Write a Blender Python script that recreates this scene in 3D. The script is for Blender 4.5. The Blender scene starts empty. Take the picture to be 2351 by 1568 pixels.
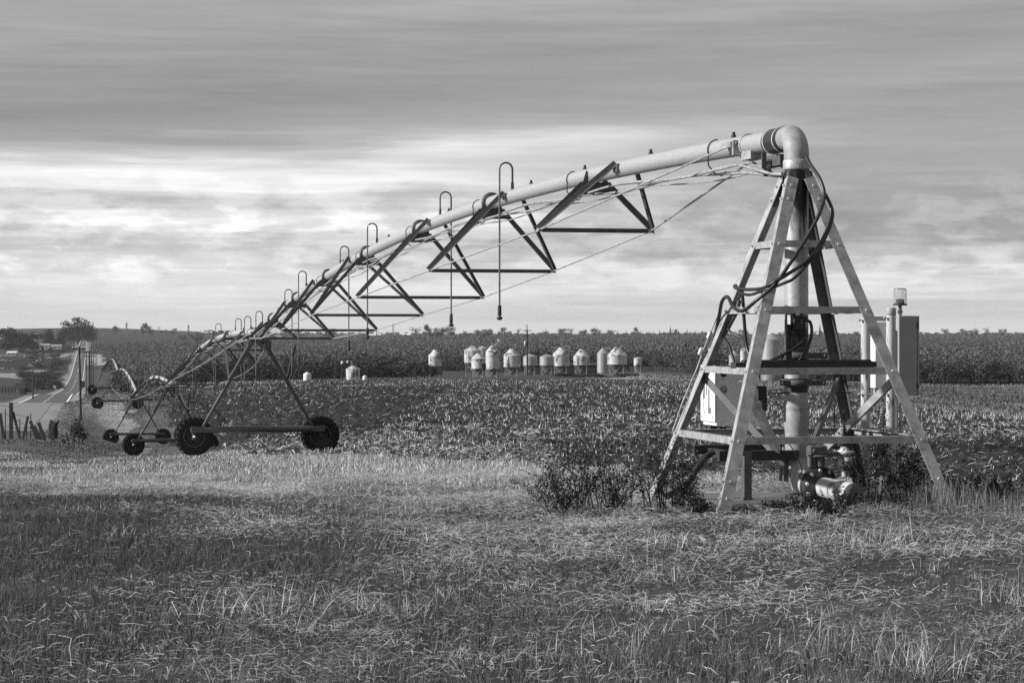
import bpy, math, random
import numpy as np
from mathutils import Vector, Matrix
random.seed(7); RNG = np.random.default_rng(11)
PI = math.pi; F = 5180.0; U0 = 1175.0; VH = 766.0; E = 1.75
sc = bpy.context.scene; COL = sc.collection
V = Vector
# ------------------------------------------------------------------ helpers
def P(u, v, Y): return V(((u-U0)*Y/F, Y, E-(v-VH)*Y/F))
class MB:
    def __init__(s): s.v = []; s.f = []; s.sm = []
    def add(s, vs, fs, smooth=False):
        o = len(s.v); s.v += [tuple(x) for x in vs]; s.f += [tuple(i+o for i in f) for f in fs]; s.sm += [smooth]*len(fs); return s
    def tube(s, pts, r, n=10, cap=True, smooth=True):
        pts = [V(p) for p in pts]; m = len(pts); rs = r if isinstance(r, (list, tuple)) else [r]*m
        t0 = (pts[1]-pts[0]).normalized(); up = V((0, 0, 1)) if abs(t0.z) < .9 else V((1, 0, 0))
        x = t0.cross(up).normalized(); vs = []; fs = []
        for i, p in enumerate(pts):
            t = (pts[min(i+1, m-1)]-pts[max(i-1, 0)]).normalized()
            x = (x-t*x.dot(t)).normalized(); y = t.cross(x)
            for k in range(n):
                a = 2*PI*k/n; vs.append(p+(x*math.cos(a)+y*math.sin(a))*rs[i])
        for i in range(m-1):
            for k in range(n):
                k2 = (k+1) % n; fs.append((i*n+k, i*n+k2, (i+1)*n+k2, (i+1)*n+k))
        s.add(vs, fs, smooth)
        if cap: s.add([vs[k] for k in range(n)], [tuple(range(n))[::-1]]); s.add(vs[-n:], [tuple(range(n))])
        return s
    def prism(s, p, q, prof, x, y):   # profile [(a,b)] in axes x,y swept p->q
        p = V(p); q = V(q); n = len(prof)
        vs = [p+x*a+y*b for a, b in prof]+[q+x*a+y*b for a, b in prof]
        fs = [(k, (k+1) % n, n+(k+1) % n, n+k) for k in range(n)]+[tuple(range(n))[::-1], tuple(range(n, 2*n))]
        return s.add(vs, fs)
    def angle(s, p, q, n1, n2, w, t=.008):
        p = V(p); q = V(q); d = (q-p).normalized(); n1 = V(n1); n2 = V(n2)
        x = (n1-d*n1.dot(d)).normalized(); y = n2-d*n2.dot(d); y = (y-x*y.dot(x)).normalized()
        return s.prism(p, q, [(0, 0), (w, 0), (w, t), (t, t), (t, w), (0, w)], x, y)
    def bar(s, p, q, w, h, up=(0, 0, 1)):
        p = V(p); q = V(q); d = (q-p).normalized(); up = V(up); y = up-d*up.dot(d)
        if y.length < 1e-4: y = V((1, 0, 0))-d*d.x
        y.normalize(); x = d.cross(y)
        return s.prism(p, q, [(-w/2, -h/2), (w/2, -h/2), (w/2, h/2), (-w/2, h/2)], x, y)
    def box(s, c, sx, sy, sz, ax=None, ay=None, bev=0):
        c = V(c); ax = V(ax) if ax else V((1, 0, 0)); ay = V(ay) if ay else V((0, 1, 0)); az = ax.cross(ay); hx, hy, hz = sx/2, sy/2, sz/2
        if bev <= 0:
            return s.prism(c-az*hz, c+az*hz, [(-hx, -hy), (hx, -hy), (hx, hy), (-hx, hy)], ax, ay)
        b = bev; prof = [(-hx+b, -hy), (hx-b, -hy), (hx, -hy+b), (hx, hy-b), (hx-b, hy), (-hx+b, hy), (-hx, hy-b), (-hx, -hy+b)]
        s.prism(c-az*(hz-b), c+az*(hz-b), prof, ax, ay)
        k = lambda z0, z1, g: s.add([c+az*z0+ax*a+ay*d for a, d in prof]+[c+az*z1+ax*(a*(1-g/hx))+ay*(d*(1-g/hy)) for a, d in prof],
              [(i, (i+1) % 8, 8+(i+1) % 8, 8+i) for i in range(8)]+[tuple(range(8, 16))])
        k(hz-b, hz, b); k(-(hz-b), -hz, b); return s
    def lathe(s, c, prof, axis=(0, 0, 1), n=20, smooth=True):   # prof [(r,h)]
        c = V(c); d = V(axis).normalized(); up = V((0, 0, 1)) if abs(d.z) < .9 else V((1, 0, 0)); x = d.cross(up).normalized(); y = d.cross(x); vs = []; fs = []; m = len(prof)
        for r, h in prof:
            for k in range(n):
                a = 2*PI*k/n; vs.append(c+d*h+(x*math.cos(a)+y*math.sin(a))*max(r, 1e-4))
        for i in range(m-1):
            for k in range(n): fs.append((i*n+k, i*n+(k+1) % n, (i+1)*n+(k+1) % n, (i+1)*n+k))
        return s.add(vs, fs, smooth)
    def bolt(s, p, d, r=.012, h=.012):
        return s.lathe(p, [(0, h), (r*.9, h), (r, h*.8), (r, 0), (0, 0)], d, 6, False)
    def build(s, name, mat, parent=None, loc=None):
        me = bpy.data.meshes.new(name); o = V(loc) if loc is not None else (V(parent['wp']) if parent is not None else V((0, 0, 0)))
        me.from_pydata([(a-o.x, b-o.y, c-o.z) for a, b, c in s.v], [], s.f); me.polygons.foreach_set('use_smooth', s.sm); me.materials.append(mat); me.update()
        ob = bpy.data.objects.new(name, me); COL.objects.link(ob)
        if parent is not None: ob.parent = parent; ob['wp'] = parent['wp']
        else: ob.location = o; ob['wp'] = tuple(o)
        return ob
def tag(o, label=None, cat=None, group=None, kind=None):
    for k, x in (('label', label), ('category', cat), ('group', group), ('kind', kind)):
        if x: o[k] = x
    return o
def thing(name, loc, label, cat, group=None):
    o = bpy.data.objects.new(name, None); COL.objects.link(o); o.location = loc; o['wp'] = tuple(loc); o.empty_display_size = .2
    return tag(o, label, cat, group)
def dup(root, loc, rotz=0, scale=1, label=None, group=None):
    r = root.copy(); COL.objects.link(r); r.location = loc; r.rotation_euler = (0, 0, rotz); r.scale = scale if isinstance(scale, tuple) else (scale,)*3
    if label: r['label'] = label
    if group: r['group'] = group
    for ch in root.children:
        c = ch.copy(); COL.objects.link(c); c.parent = r
        for g in ch.children:
            d = g.copy(); COL.objects.link(d); d.parent = c
    return r
def npmesh(name, verts, loops, sizes, mat, tone=None, loc=(0, 0, 0), parent=None, smooth=False):
    me = bpy.data.meshes.new(name); verts = np.asarray(verts, np.float32); loops = np.asarray(loops, np.int32).ravel(); sizes = np.asarray(sizes, np.int32)
    me.vertices.add(len(verts)); me.vertices.foreach_set('co', verts.ravel()); me.loops.add(len(loops)); me.loops.foreach_set('vertex_index', loops)
    me.polygons.add(len(sizes)); st = np.zeros(len(sizes), np.int32); st[1:] = np.cumsum(sizes)[:-1]
    me.polygons.foreach_set('loop_start', st)
    try: me.polygons.foreach_set('loop_total', sizes)
    except Exception: pass
    if smooth: me.polygons.foreach_set('use_smooth', np.ones(len(sizes), bool))
    if tone is not None:
        a = me.attributes.new('tone', 'FLOAT', 'POINT'); a.data.foreach_set('value', np.asarray(tone, np.float32))
    me.materials.append(mat); me.update(calc_edges=True); me.validate()
    ob = bpy.data.objects.new(name, me); COL.objects.link(ob); ob.location = loc
    if parent is not None: ob.parent = parent
    return ob
_H = RNG.random((256, 256))
def vn(x, y):
    x = np.asarray(x, float); y = np.asarray(y, float); xi = np.floor(x).astype(int); yi = np.floor(y).astype(int); fx = x-xi; fy = y-yi
    fx = fx*fx*(3-2*fx); fy = fy*fy*(3-2*fy); a, b, c, d = xi % 256, (xi+1) % 256, yi % 256, (yi+1) % 256
    return (_H[a, c]*(1-fx)+_H[b, c]*fx)*(1-fy)+(_H[a, d]*(1-fx)+_H[b, d]*fx)*fy
def fbm(x, y, o=4): return sum(vn(x*2**i+17*i, y*2**i+31*i)*.5**i for i in range(o))/sum(.5**i for i in range(o))
def sstep(a, b, x): t = np.clip((np.asarray(x, float)-a)/(b-a), 0, 1); return t*t*(3-2*t)
# ------------------------------------------------------------------ materials (the photograph is black and white)
def nt(name):
    m = bpy.data.materials.new(name); m.use_nodes = True; n = m.node_tree; b = n.nodes['Principled BSDF']; return m, n, b
def mat(name, g, rough=.6, metal=0, var=.2, scale=8, bump=0, bscale=40, stretch=None, spots=None, spec=.5, world=False):
    m, n, b = nt(name); N = n.nodes; L = n.links
    b.inputs['Roughness'].default_value = rough; b.inputs['Metallic'].default_value = metal; b.inputs['Specular IOR Level'].default_value = spec
    tc = N.new('ShaderNodeTexCoord'); src = tc.outputs['Object']
    if world: src = N.new('ShaderNodeNewGeometry').outputs['Position']
    if stretch:
        mp = N.new('ShaderNodeMapping'); mp.inputs['Scale'].default_value = stretch; L.new(src, mp.inputs['Vector']); src = mp.outputs[0]
    no = N.new('ShaderNodeTexNoise'); no.inputs['Scale'].default_value = scale; no.inputs['Detail'].default_value = 6; no.inputs['Roughness'].default_value = .65; L.new(src, no.inputs['Vector'])
    mr = N.new('ShaderNodeMapRange'); mr.inputs[1].default_value = .3; mr.inputs[2].default_value = .7; mr.inputs[3].default_value = g*(1-var); mr.inputs[4].default_value = g*(1+var); L.new(no.outputs['Fac'], mr.inputs[0]); out = mr.outputs[0]
    if spots:   # (scale, threshold, grey)
        n2 = N.new('ShaderNodeTexNoise'); n2.inputs['Scale'].default_value = spots[0]; n2.inputs['Detail'].default_value = 8; n2.inputs['Roughness'].default_value = .7; L.new(src, n2.inputs['Vector'])
        r2 = N.new('ShaderNodeMapRange'); r2.inputs[1].default_value = spots[1]; r2.inputs[2].default_value = spots[1]+.06; L.new(n2.outputs['Fac'], r2.inputs[0])
        mx = N.new('ShaderNodeMix'); mx.data_type = 'FLOAT'; L.new(r2.outputs[0], mx.inputs[0]); L.new(out, mx.inputs[2]); mx.inputs[3].default_value = spots[2]; out = mx.outputs[0]
    L.new(out, b.inputs['Base Color'])
    if bump:
        n3 = N.new('ShaderNodeTexNoise'); n3.inputs['Scale'].default_value = bscale; n3.inputs['Detail'].default_value = 4; L.new(src, n3.inputs['Vector'])
        bp = N.new('ShaderNodeBump'); bp.inputs['Strength'].default_value = bump; bp.inputs['Distance'].default_value = .01; L.new(n3.outputs['Fac'], bp.inputs['Height']); L.new(bp.outputs[0], b.inputs['Normal'])
    return m
def leafmat(name, g0, g1, rough=.65, trans=0.0):
    m, n, b = nt(name); N = n.nodes; L = n.links; a = N.new('ShaderNodeAttribute'); a.attribute_name = 'tone'
    mr = N.new('ShaderNodeMapRange'); mr.inputs[3].default_value = g0; mr.inputs[4].default_value = g1; L.new(a.outputs['Fac'], mr.inputs[0]); L.new(mr.outputs[0], b.inputs['Base Color'])
    b.inputs['Roughness'].default_value = rough; b.inputs['Specular IOR Level'].default_value = .25
    return m
M = dict(
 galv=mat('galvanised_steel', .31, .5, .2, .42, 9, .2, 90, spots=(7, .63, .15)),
 galvd=mat('weathered_shaded_steel', .11, .5, .35, .3, 10, .1, 60, spots=(12, .62, .09)),  # dark fittings steel; on the far leg and rear braces it paints shade
 truss=mat('shaded_truss_steel', .07, .55, .2, .3, 9, spots=(25, .62, .07)),  # zinc members with their backlit shade put into a darker base
 elbow=mat('elbow_zinc', .25, .6, .1, .25, 12, .2, 70, spots=(8, .64, .55)),
 pipe=mat('pipe_zinc', .36, .45, .2, .2, 30, .3, 120, stretch=(1, 1, 1)),
 bright=mat('bright_zinc', .68, .35, .3, .1, 8),
 bolt=mat('bolt_zinc', .62, .35, .6, .2, 20),
 black=mat('black_rubber', .012, .42, 0, .3, 20, spec=.5), boot=mat('rubber_boot', .01, .35, 0, .3, 20),
 tyre=mat('tyre_rubber', .013, .75, 0, .35, 12, .3, 60, spec=.25), rim=mat('rim_steel', .035, .6, .3, .4, 8),
 iron=mat('dark_iron', .035, .6, .3, .4, 12, .2, 50), rust=mat('rusty_iron', .09, .7, .2, .5, 14, .3, 60, spots=(20, .6, .03)),
 enamel=mat('pale_enamel', .78, .45, 0, .06, 5), white=mat('white_paint', .60, .4, 0, .06, 5), grey=mat('grey_paint', .30, .5, 0, .08, 6), greyd=mat('grey_door_paint', .28, .5, 0, .08, 6), mark=mat('print_grey', .15, .5),
 conc=mat('concrete', .13, .85, 0, .3, 8, .3, 40), pole=mat('old_wood', .035, .9, 0, .4, 6, .4, 20, stretch=(4, 4, .6)), poleg=mat('grey_wood', .14, .9, 0, .4, 6, stretch=(4, 4, .5)),
 bin=mat('silo_paint', .43, .5, .1, .25, 1.5, spots=(.8, .525, .07), stretch=(1, 1, .6), world=True), bing=mat('silo_zinc', .32, .45, .3, .15, 1.2, spots=(1.4, .63, .12), world=True), bind=mat('silo_hopper', .12, .6, .2, .3, 2), binroof=mat('silo_roof', .5, .5, .1, .22, 1.5, spots=(.9, .51, .09), world=True),
 roofw=mat('white_roof', .75, .5, 0, .08, .5), wall=mat('pale_wall', .32, .8, 0, .2, .5), walld=mat('dark_wall', .018, .8, 0, .3, .5),
 bark=mat('bark', .05, .9, 0, .3, 3), line=mat('road_paint', .75, .7, 0, .15, 3), postp=mat('stained_post', .40, .8, 0, .3, 5, spots=(14, .54, .1), stretch=(1, 1, .35)),
 leaf=leafmat('leaves', .022, .085), leafd=leafmat('dark_leaves', .006, .024), orch=leafmat('orchard_twigs', .035, .125), grass=leafmat('green_grass', .032, .17), straw=leafmat('dry_straw', .14, .72), stub=leafmat('corn_stubble', .05, .78), clod=leafmat('soil_clods', .010, .034), hay=leafmat('hay', .16, .5), past=leafmat('pasture', .03, .19),
 cow=leafmat('cow_hide', .02, .75), sign=mat('sign_paint', .6, .4, 0, .05), glass=None)
m, n, b = nt('beacon_lens'); b.inputs['Base Color'].default_value = (.92, .92, .92, 1); b.inputs['Roughness'].default_value = .22; b.inputs['Transmission Weight'].default_value = .93; b.inputs['IOR'].default_value = 1.08; M['lens'] = m
m, n, b = nt('window_glass'); b.inputs['Base Color'].default_value = (.02, .02, .02, 1); b.inputs['Roughness'].default_value = .1; M['glass'] = m
def stain_pipe():
    m = mat('stained_riser', .36, .45, .3, .2, 16, .15, 70, spots=(14, .63, .42)); n = m.node_tree; N = n.nodes; L = n.links; b = N['Principled BSDF']; src = b.inputs['Base Color'].links[0].from_socket
    tc = N.new('ShaderNodeTexCoord'); sx = N.new('ShaderNodeSeparateXYZ'); L.new(tc.outputs['Object'], sx.inputs[0])
    mp = N.new('ShaderNodeMapping'); mp.inputs['Scale'].default_value = (9, 9, 1.6); L.new(tc.outputs['Object'], mp.inputs[0])
    no = N.new('ShaderNodeTexNoise'); no.inputs['Scale'].default_value = 1.6; no.inputs['Detail'].default_value = 6; L.new(mp.outputs[0], no.inputs['Vector'])
    rp = N.new('ShaderNodeValToRGB'); e = rp.color_ramp.elements; e[0].position = 0; e[0].color = (.3,)*3+(1,); e[1].position = 1; e[1].color = (.3,)*3+(1,)
    for p, c in ((.36, .32), (.42, .5), (.455, .95), (.50, .62), (.56, .36), (.74, .40), (.80, .62), (.86, .82), (.93, .98)):
        q = e.new(p); q.color = (c, c, c, 1)
    dv = N.new('ShaderNodeMath'); dv.operation = 'DIVIDE'; dv.inputs[1].default_value = 3.7; L.new(sx.outputs['Z'], dv.inputs[0]); L.new(dv.outputs[0], rp.inputs[0])
    ad = N.new('ShaderNodeMath'); ad.operation = 'ADD'; L.new(rp.outputs[0], ad.inputs[0]); L.new(no.outputs['Fac'], ad.inputs[1])
    r2 = N.new('ShaderNodeMapRange'); r2.inputs[1].default_value = 1.02; r2.inputs[2].default_value = 1.22; L.new(ad.outputs[0], r2.inputs[0])
    mx = N.new('ShaderNodeMix'); mx.data_type = 'RGBA'; L.new(r2.outputs[0], mx.inputs[0]); L.new(src, mx.inputs[6]); mx.inputs[7].default_value = (.02, .02, .02, 1); L.new(mx.outputs[2], b.inputs['Base Color'])
    return m
M['riser'] = stain_pipe()
# ------------------------------------------------------------------ terrain
TU = [-300, 0, 100, 200, 300, 420, 590, 900, 1200, 1500, 1800, 2100, 2351, 2700]
TY = [11, 23, 40, 72, 100, 130, 177, 230, 283, 330, 400, 500, 700, 1000, 1400, 2000, 3000, 4500, 6500, 9000]
TV = [
 [1590]*14,
 [1160]*10+[1158, 1148, 1138, 1135],
 [1088, 1088, 1088, 1088, 1087, 1086, 1085, 1080, 1078, 1070, 1060, 1045, 1035, 1030],
 [1062, 1062, 1062, 1058, 1052, 1048, 1043, 1030, 1015, 1003, 992, 984, 982, 982],
 [1018, 1020, 1037, 1044, 1047, 1044, 1012, 985, 975, 966, 960, 958, 968, 970],
 [995, 1000, 1018, 1038, 1052, 1054, 1008, 945, 938, 935, 936, 948, 960, 962],
 [955, 958, 966, 1000, 1038, 1036, 960, 912, 910, 908, 912, 936, 949, 950],
 [922, 922, 924, 936, 942, 924, 900, 892, 891, 891, 898, 925, 937, 938],
 [925, 925, 925, 900, 897, 890, 882, 879, 879, 881, 893, 917, 926, 926],
 [935, 935, 932, 900, 896, 882, 875, 873, 873, 875, 888, 911, 916, 916],
 [925, 925, 925, 904, 897, 882, 873, 871, 868, 866, 883, 903, 906, 906],
 [915, 915, 903, 903, 897, 882, 873, 869, 863, 860, 874, 884, 885, 885],
 [904, 904, 908, 904, 894, 878, 870, 860, 852, 849, 857, 861, 860, 860],
 [878, 880, 893, 893, 880, 866, 855, 845, 838, 835, 838, 838, 836, 836],
 [848, 850, 858, 861, 858, 845, 835, 822, 813, 810, 811, 811, 811, 811],
 [812, 812, 812, 810, 815, 812, 805, 797, 792, 790, 789, 789, 789, 789],
 [775, 775, 775, 775, 780, 782, 782, 778, 777, 777, 776, 776, 776, 776],
 [755, 755, 753, 751, 754, 760, 767, 769, 769, 769, 769, 769, 769, 769],
 [757, 757, 756, 756, 757, 760, 766, 767, 767, 767, 767, 767, 767, 767],
 [764]*7+[766.5]*7]
_ug = np.linspace(-300, 2700, 301); _lg = np.linspace(math.log(8), math.log(9000), 360)
Zt = np.array([[-(v-VH)*y/F for v in r] for r, y in zip(TV, TY)])
_A = np.array([np.interp(_lg, np.log(TY), Zt[:, j]) for j in range(len(TU))])
_T = np.array([np.interp(_ug, TU, _A[:, i]) for i in range(len(_lg))])   # [l,u]
def _gs(T, s, ax):
    k = np.arange(-3*s, 3*s+1); w = np.exp(-.5*(k/s)**2); w /= w.sum()
    Tp = np.pad(T, [(3*s, 3*s) if a == ax else (0, 0) for a in (0, 1)], mode='edge')
    return np.apply_along_axis(lambda r: np.convolve(r, w, 'valid'), ax, Tp)
_T = _gs(_gs(_T, 3, 0), 4, 1)
ROADX = lambda Y: -176+.187*(900-Y)
def terr0(X, Y):
    X = np.asarray(X, float); Y = np.asarray(Y, float); r = np.hypot(X, Y); ph = np.arctan2(X, Y)
    a = np.clip(np.tan(np.clip(ph, -.4, .4)), -.28, .29); u = np.clip(U0+F*a, -300, 2700)
    yy = np.where(Y > .9*r, Y, r*.9); l = np.log(np.clip(yy, 8, 9000))
    fi = (l-_lg[0])/(_lg[1]-_lg[0]); fj = (u-_ug[0])/(_ug[1]-_ug[0])
    i = np.clip(np.floor(fi).astype(int), 0, len(_lg)-2); j = np.clip(np.floor(fj).astype(int), 0, len(_ug)-2); fi = np.clip(fi-i, 0, 1); fj = np.clip(fj-j, 0, 1)
    z = (_T[i, j]*(1-fj)+_T[i, j+1]*fj)*(1-fi)+(_T[i+1, j]*(1-fj)+_T[i+1, j+1]*fj)*fi
    back = sstep(.6, 2.2, np.abs(ph)); z = z*(1-back)+(-1.75-.003*np.minimum(r, 3000))*back
    nz = (fbm(X/2.1, Y/2.1, 3)-.5)*.16*sstep(4, 9, r)*(1-sstep(90, 160, r))+(fbm(X/.5+9, Y/.5, 2)-.5)*.05*(1-sstep(40, 80, r))
    return z, nz
def terr(X, Y):
    X = np.asarray(X, float); Y = np.asarray(Y, float); z, nz = terr0(X, Y)
    d = np.abs(X-ROADX(Y)); wr = (1-sstep(4.3, 9, d))*(Y > 100)*(Y < 3200)
    if np.any(wr > 0): zr, _ = terr0(ROADX(Y)+0*X, Y); z = z*(1-wr)+zr*wr; nz = nz*(1-wr)
    return z+E+nz
def tz(X, Y): return float(terr(X, Y))
def gnd(u, v, y0=150, y1=3500):          # where the view ray through a mark on the photograph meets the ground
    ys = np.exp(np.linspace(math.log(y0), math.log(y1), 1500)); X = (u-U0)*ys/F; vv = VH+(E-terr(X, ys))*F/ys
    i = int(np.argmin(np.abs(vv-v)+np.linspace(0, .4, 1500))); return V((X[i], ys[i], tz(X[i], ys[i])))
def on(u, Y): X = (u-U0)*Y/F; return V((X, Y, tz(X, Y)))
def infield(X, Y):
    w = (fbm(X/3, Y/3+5, 3)-.5)*2.5
    left = np.where(Y < 71, -8+(71-Y)*.30, -8-(Y-71)*.17)
    right = 27+(fbm(X/9+40, Y/9, 2)-.5)*5
    return (X > left+w) & (X < right) & (Y < 335) & (Y > 20)
FRU = [200, 226, 240, 311, 420, 500, 960, 1000, 1560, 1600, 1900, 2351, 2800]; FRY = [2600, 2200, 1550, 1150, 820, 590, 560, 680, 640, 540, 505, 500, 490]
def orchard_ok(X, Y):
    u = U0+F*X/np.maximum(Y, 1); return (Y > np.interp(u, FRU, FRY)) & (u > 226) & (u < 2650) & (Y < np.interp(u, [226, 300, 450, 620], [2250, 2450, 2700, 3300]))
def groundtone(X, Y):
    r = np.hypot(X, Y); u = U0+F*X/np.maximum(Y, 1); n1 = fbm(X/6, Y/6); nf = fbm(X/60, Y/60)
    t = .055+.05*(n1-.5)
    band = sstep(28, 40, Y)*(1-sstep(78, 110, Y)); t = t+band*.34
    t = np.where((Y > 90) & (X < -12), .085+.06*(n1-.5)+.05*sstep(.55, .7, fbm(X/9+3, Y/20)), t)
    t = np.where((Y > 100) & (u > 1500), .06+.09*(fbm(X/14, Y/30)-.4), t)
    t = np.where(Y > 420, .055+.05*(nf-.5), t); t = np.where((Y > 2000) & (u < 520), .036+.02*(fbm(X/25, Y/90)-.5), t)
    t = np.where(orchard_ok(X, Y), .03, t)
    t = np.where(infield(X, Y), .018, t)
    # tracks, yards and strips of other ground
    def seg(pts, w, val, t):
        d = np.full(X.shape, 1e9)
        for (ax, ay), (bx, by) in zip(pts[:-1], pts[1:]):
            dx, dy = bx-ax, by-ay; k = np.clip(((X-ax)*dx+(Y-ay)*dy)/(dx*dx+dy*dy), 0, 1); d = np.minimum(d, np.hypot(X-ax-k*dx, Y-ay-k*dy))
        return np.where(d < w*(.8+.4*vn(X/4, Y/4)), val, t)
    g = lambda u, v, a=150, b=3500: tuple(gnd(u, v, a, b)[:2])
    t = seg([g(1440, 868, 340, 500), g(1500, 870, 320, 500), g(1640, 880, 250, 460)], 7, .28, t)
    t = seg([g(1700, 893, 200, 450), g(1900, 905, 200, 440), g(2100, 915, 200, 420), g(2351, 925, 200, 420)], 2.6, .2, t)
    t = seg([g(84, 854, 700, 2000), g(100, 838, 700, 2000), g(119, 822, 700, 2000), g(150, 812, 900, 2300)], 6, .26, t)
    t = seg([g(-20, 863, 700, 1700), g(30, 863, 700, 1700), g(70, 862, 700, 1700)], 26, .28, t)
    t = seg([g(226, 838, 700, 2000), g(232, 828, 700, 2000), g(230, 815, 900, 2200)], 9, .32, t)
    t = seg([g(-20, 843, 800, 1900), g(60, 845, 800, 1900), g(70, 828, 800, 1900), g(-20, 822, 800, 1900), g(-20, 843, 800, 1900)], 45, .02, t)
    d = np.abs(X-ROADX(Y)); t = np.where((X-ROADX(Y) > 0) & (d < 10.5+2*vn(X, Y/3)) & (Y > 140) & (Y < 250), .34, t); t = np.where((d < 6.5) & (Y > 140) & (Y < 2600), .22, t)
    return t
ph = np.concatenate([np.linspace(-PI, -.32, 40)[:-1], np.linspace(-.32, .32, 420), np.linspace(.32, PI, 40)[1:]])
rr = np.concatenate([[.05, 1, 2, 3.5], np.exp(np.linspace(math.log(5), math.log(9000), 420))])
PH, RR = np.meshgrid(ph, rr); GX = np.sin(PH)*RR; GY = np.cos(PH)*RR; GZ = terr(GX, GY); nr, nc = GX.shape
ii, jj = np.meshgrid(np.arange(nr-1), np.arange(nc-1), indexing='ij'); a = (ii*nc+jj).ravel()
def ground_mat():
    m, n, b = nt('ground_soil'); N = n.nodes; L = n.links; a = N.new('ShaderNodeAttribute'); a.attribute_name = 'tone'
    tc = N.new('ShaderNodeTexCoord'); out = a.outputs['Fac']
    for sc_, lo, hi in ((9, .35, 1.6), (1.1, .6, 1.4), (.12, .75, 1.25)):
        no = N.new('ShaderNodeTexNoise'); no.inputs['Scale'].default_value = sc_; no.inputs['Detail'].default_value = 7; no.inputs['Roughness'].default_value = .7; L.new(tc.outputs['Object'], no.inputs['Vector'])
        mr = N.new('ShaderNodeMapRange'); mr.inputs[1].default_value = .3; mr.inputs[2].default_value = .7; mr.inputs[3].default_value = lo; mr.inputs[4].default_value = hi; L.new(no.outputs['Fac'], mr.inputs[0])
        mu = N.new('ShaderNodeMath'); mu.operation = 'MULTIPLY'; L.new(out, mu.inputs[0]); L.new(mr.outputs[0], mu.inputs[1]); out = mu.outputs[0]
    L.new(out, b.inputs['Base Color']); b.inputs['Roughness'].default_value = .95; b.inputs['Specular IOR Level'].default_value = .1
    return m
ground = npmesh('ground', np.stack([GX, GY, GZ], -1).reshape(-1, 3), np.stack([a, a+1, a+nc+1, a+nc], 1), np.full(len(a), 4), ground_mat(), groundtone(GX, GY).ravel(), smooth=True)
tag(ground, 'rolling farmland with dry grass, ploughed soil and far flat country', 'ground', kind='structure')
# road strip
def strip(name, off0, off1, y0, y1, dz, mt, n=700, dash=None, tone=None):
    ys = np.exp(np.linspace(math.log(y0), math.log(y1), n)); vs = []; fs = []
    for y in ys:
        c = ROADX(y); zz = max(tz(c+o, y) for o in (-4, 0, 4))
        for o in (off0, off1): vs.append((c+o, y, zz+dz*(.2+.8*min(1, max(0, (y-240)/400)))))
    k = np.arange(n-1)*2
    if dash: k = np.array([i for i, y in zip(k, ys) if (y % dash) < dash*.4])
    o = npmesh(name, vs, np.stack([k, k+1, k+3, k+2], 1), np.full(len(k), 4), mt, [tone(y) if tone else .5 for y in ys for _ in (0, 1)]); return o
road = strip('road', -3.9, 3.9, 145, 2750, .10, leafmat('asphalt', 0, 1, .8), tone=lambda y: .20 if y < 245 else .085)  # near stretch lighter: grazing sky glare put into its tone
tag(road, 'two lane asphalt road running over humps to the far trees', 'road', kind='structure')
for o0, o1, y0, nm, ds in ((-3.45, -3.15, 245, 'edge_line', None), (3.15, 3.45, 245, 'edge_line', None), (-.12, .12, 245, 'centre_line', 12)):
    o = strip(nm, o0*1.15, o1*1.15 if nm != 'edge_line' else o1*1.15, y0, 2700, .13, M['line'], dash=ds); o.parent = road
# ------------------------------------------------------------------ sky, sun, camera
w = bpy.data.worlds.new('World'); sc.world = w; w.use_nodes = True; n = w.node_tree; N = n.nodes; L = n.links; bg = N['Background']
SD = V((-.90, -.16, .40)).normalized()
sky = N.new('ShaderNodeTexSky'); sky.sky_type = 'NISHITA'; sky.sun_disc = False; sky.sun_elevation = math.asin(SD.z); sky.sun_rotation = math.atan2(SD.x, SD.y) % (2*PI)
def mth(op, x, y=None, z=None):
    q = N.new('ShaderNodeMath'); q.operation = op
    for i, s_ in enumerate((x, y, z)):
        if s_ is None: continue
        if isinstance(s_, (int, float)): q.inputs[i].default_value = s_
        else: L.new(s_, q.inputs[i])
    return q.outputs[0]
def mrange(x, a, b, c, d):
    q = N.new('ShaderNodeMapRange'); L.new(x, q.inputs[0])
    for i, s_ in enumerate((a, b, c, d)): q.inputs[i+1].default_value = s_
    return q.outputs[0]
def noise(vec, scale, det, rough=.55, dist=0):
    q = N.new('ShaderNodeTexNoise'); q.inputs['Scale'].default_value = scale; q.inputs['Detail'].default_value = det; q.inputs['Roughness'].default_value = rough; q.inputs['Distortion'].default_value = dist; L.new(vec, q.inputs['Vector']); return q.outputs['Fac']
def comb(x, y, z=0.0):
    q = N.new('ShaderNodeCombineXYZ')
    for i, s_ in enumerate((x, y, z)):
        if isinstance(s_, (int, float)): q.inputs[i].default_value = s_
        else: L.new(s_, q.inputs[i])
    return q.outputs[0]
tc = N.new('ShaderNodeTexCoord'); sp = N.new('ShaderNodeSeparateXYZ'); L.new(tc.outputs['Generated'], sp.inputs[0])
az = mth('ARCTAN2', sp.outputs[0], sp.outputs[1]); el = sp.outputs[2]
nA = noise(comb(mth('MULTIPLY', az, 5), mth('MULTIPLY', el, 42), 3.3), 1.0, 7, .55, .3)
nB = noise(comb(mth('MULTIPLY', az, 9), mth('MULTIPLY', el, 175), 8.1), 1.0, 7, .6, .4)
nC = noise(comb(mth('MULTIPLY', az, 46), mth('MULTIPLY', el, 150), 1.7), 1.0, 9, .62, .2)
nE = noise(comb(mth('MULTIPLY', az, 9), mth('MULTIPLY', el, 260), 6.6), 1.0, 5, .55, .5)
tilt = mth('MULTIPLY', mth('MULTIPLY', mrange(az, -.4, .4, -.4, .4), mrange(el, .05, .085, 0, 1)), .075)
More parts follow.
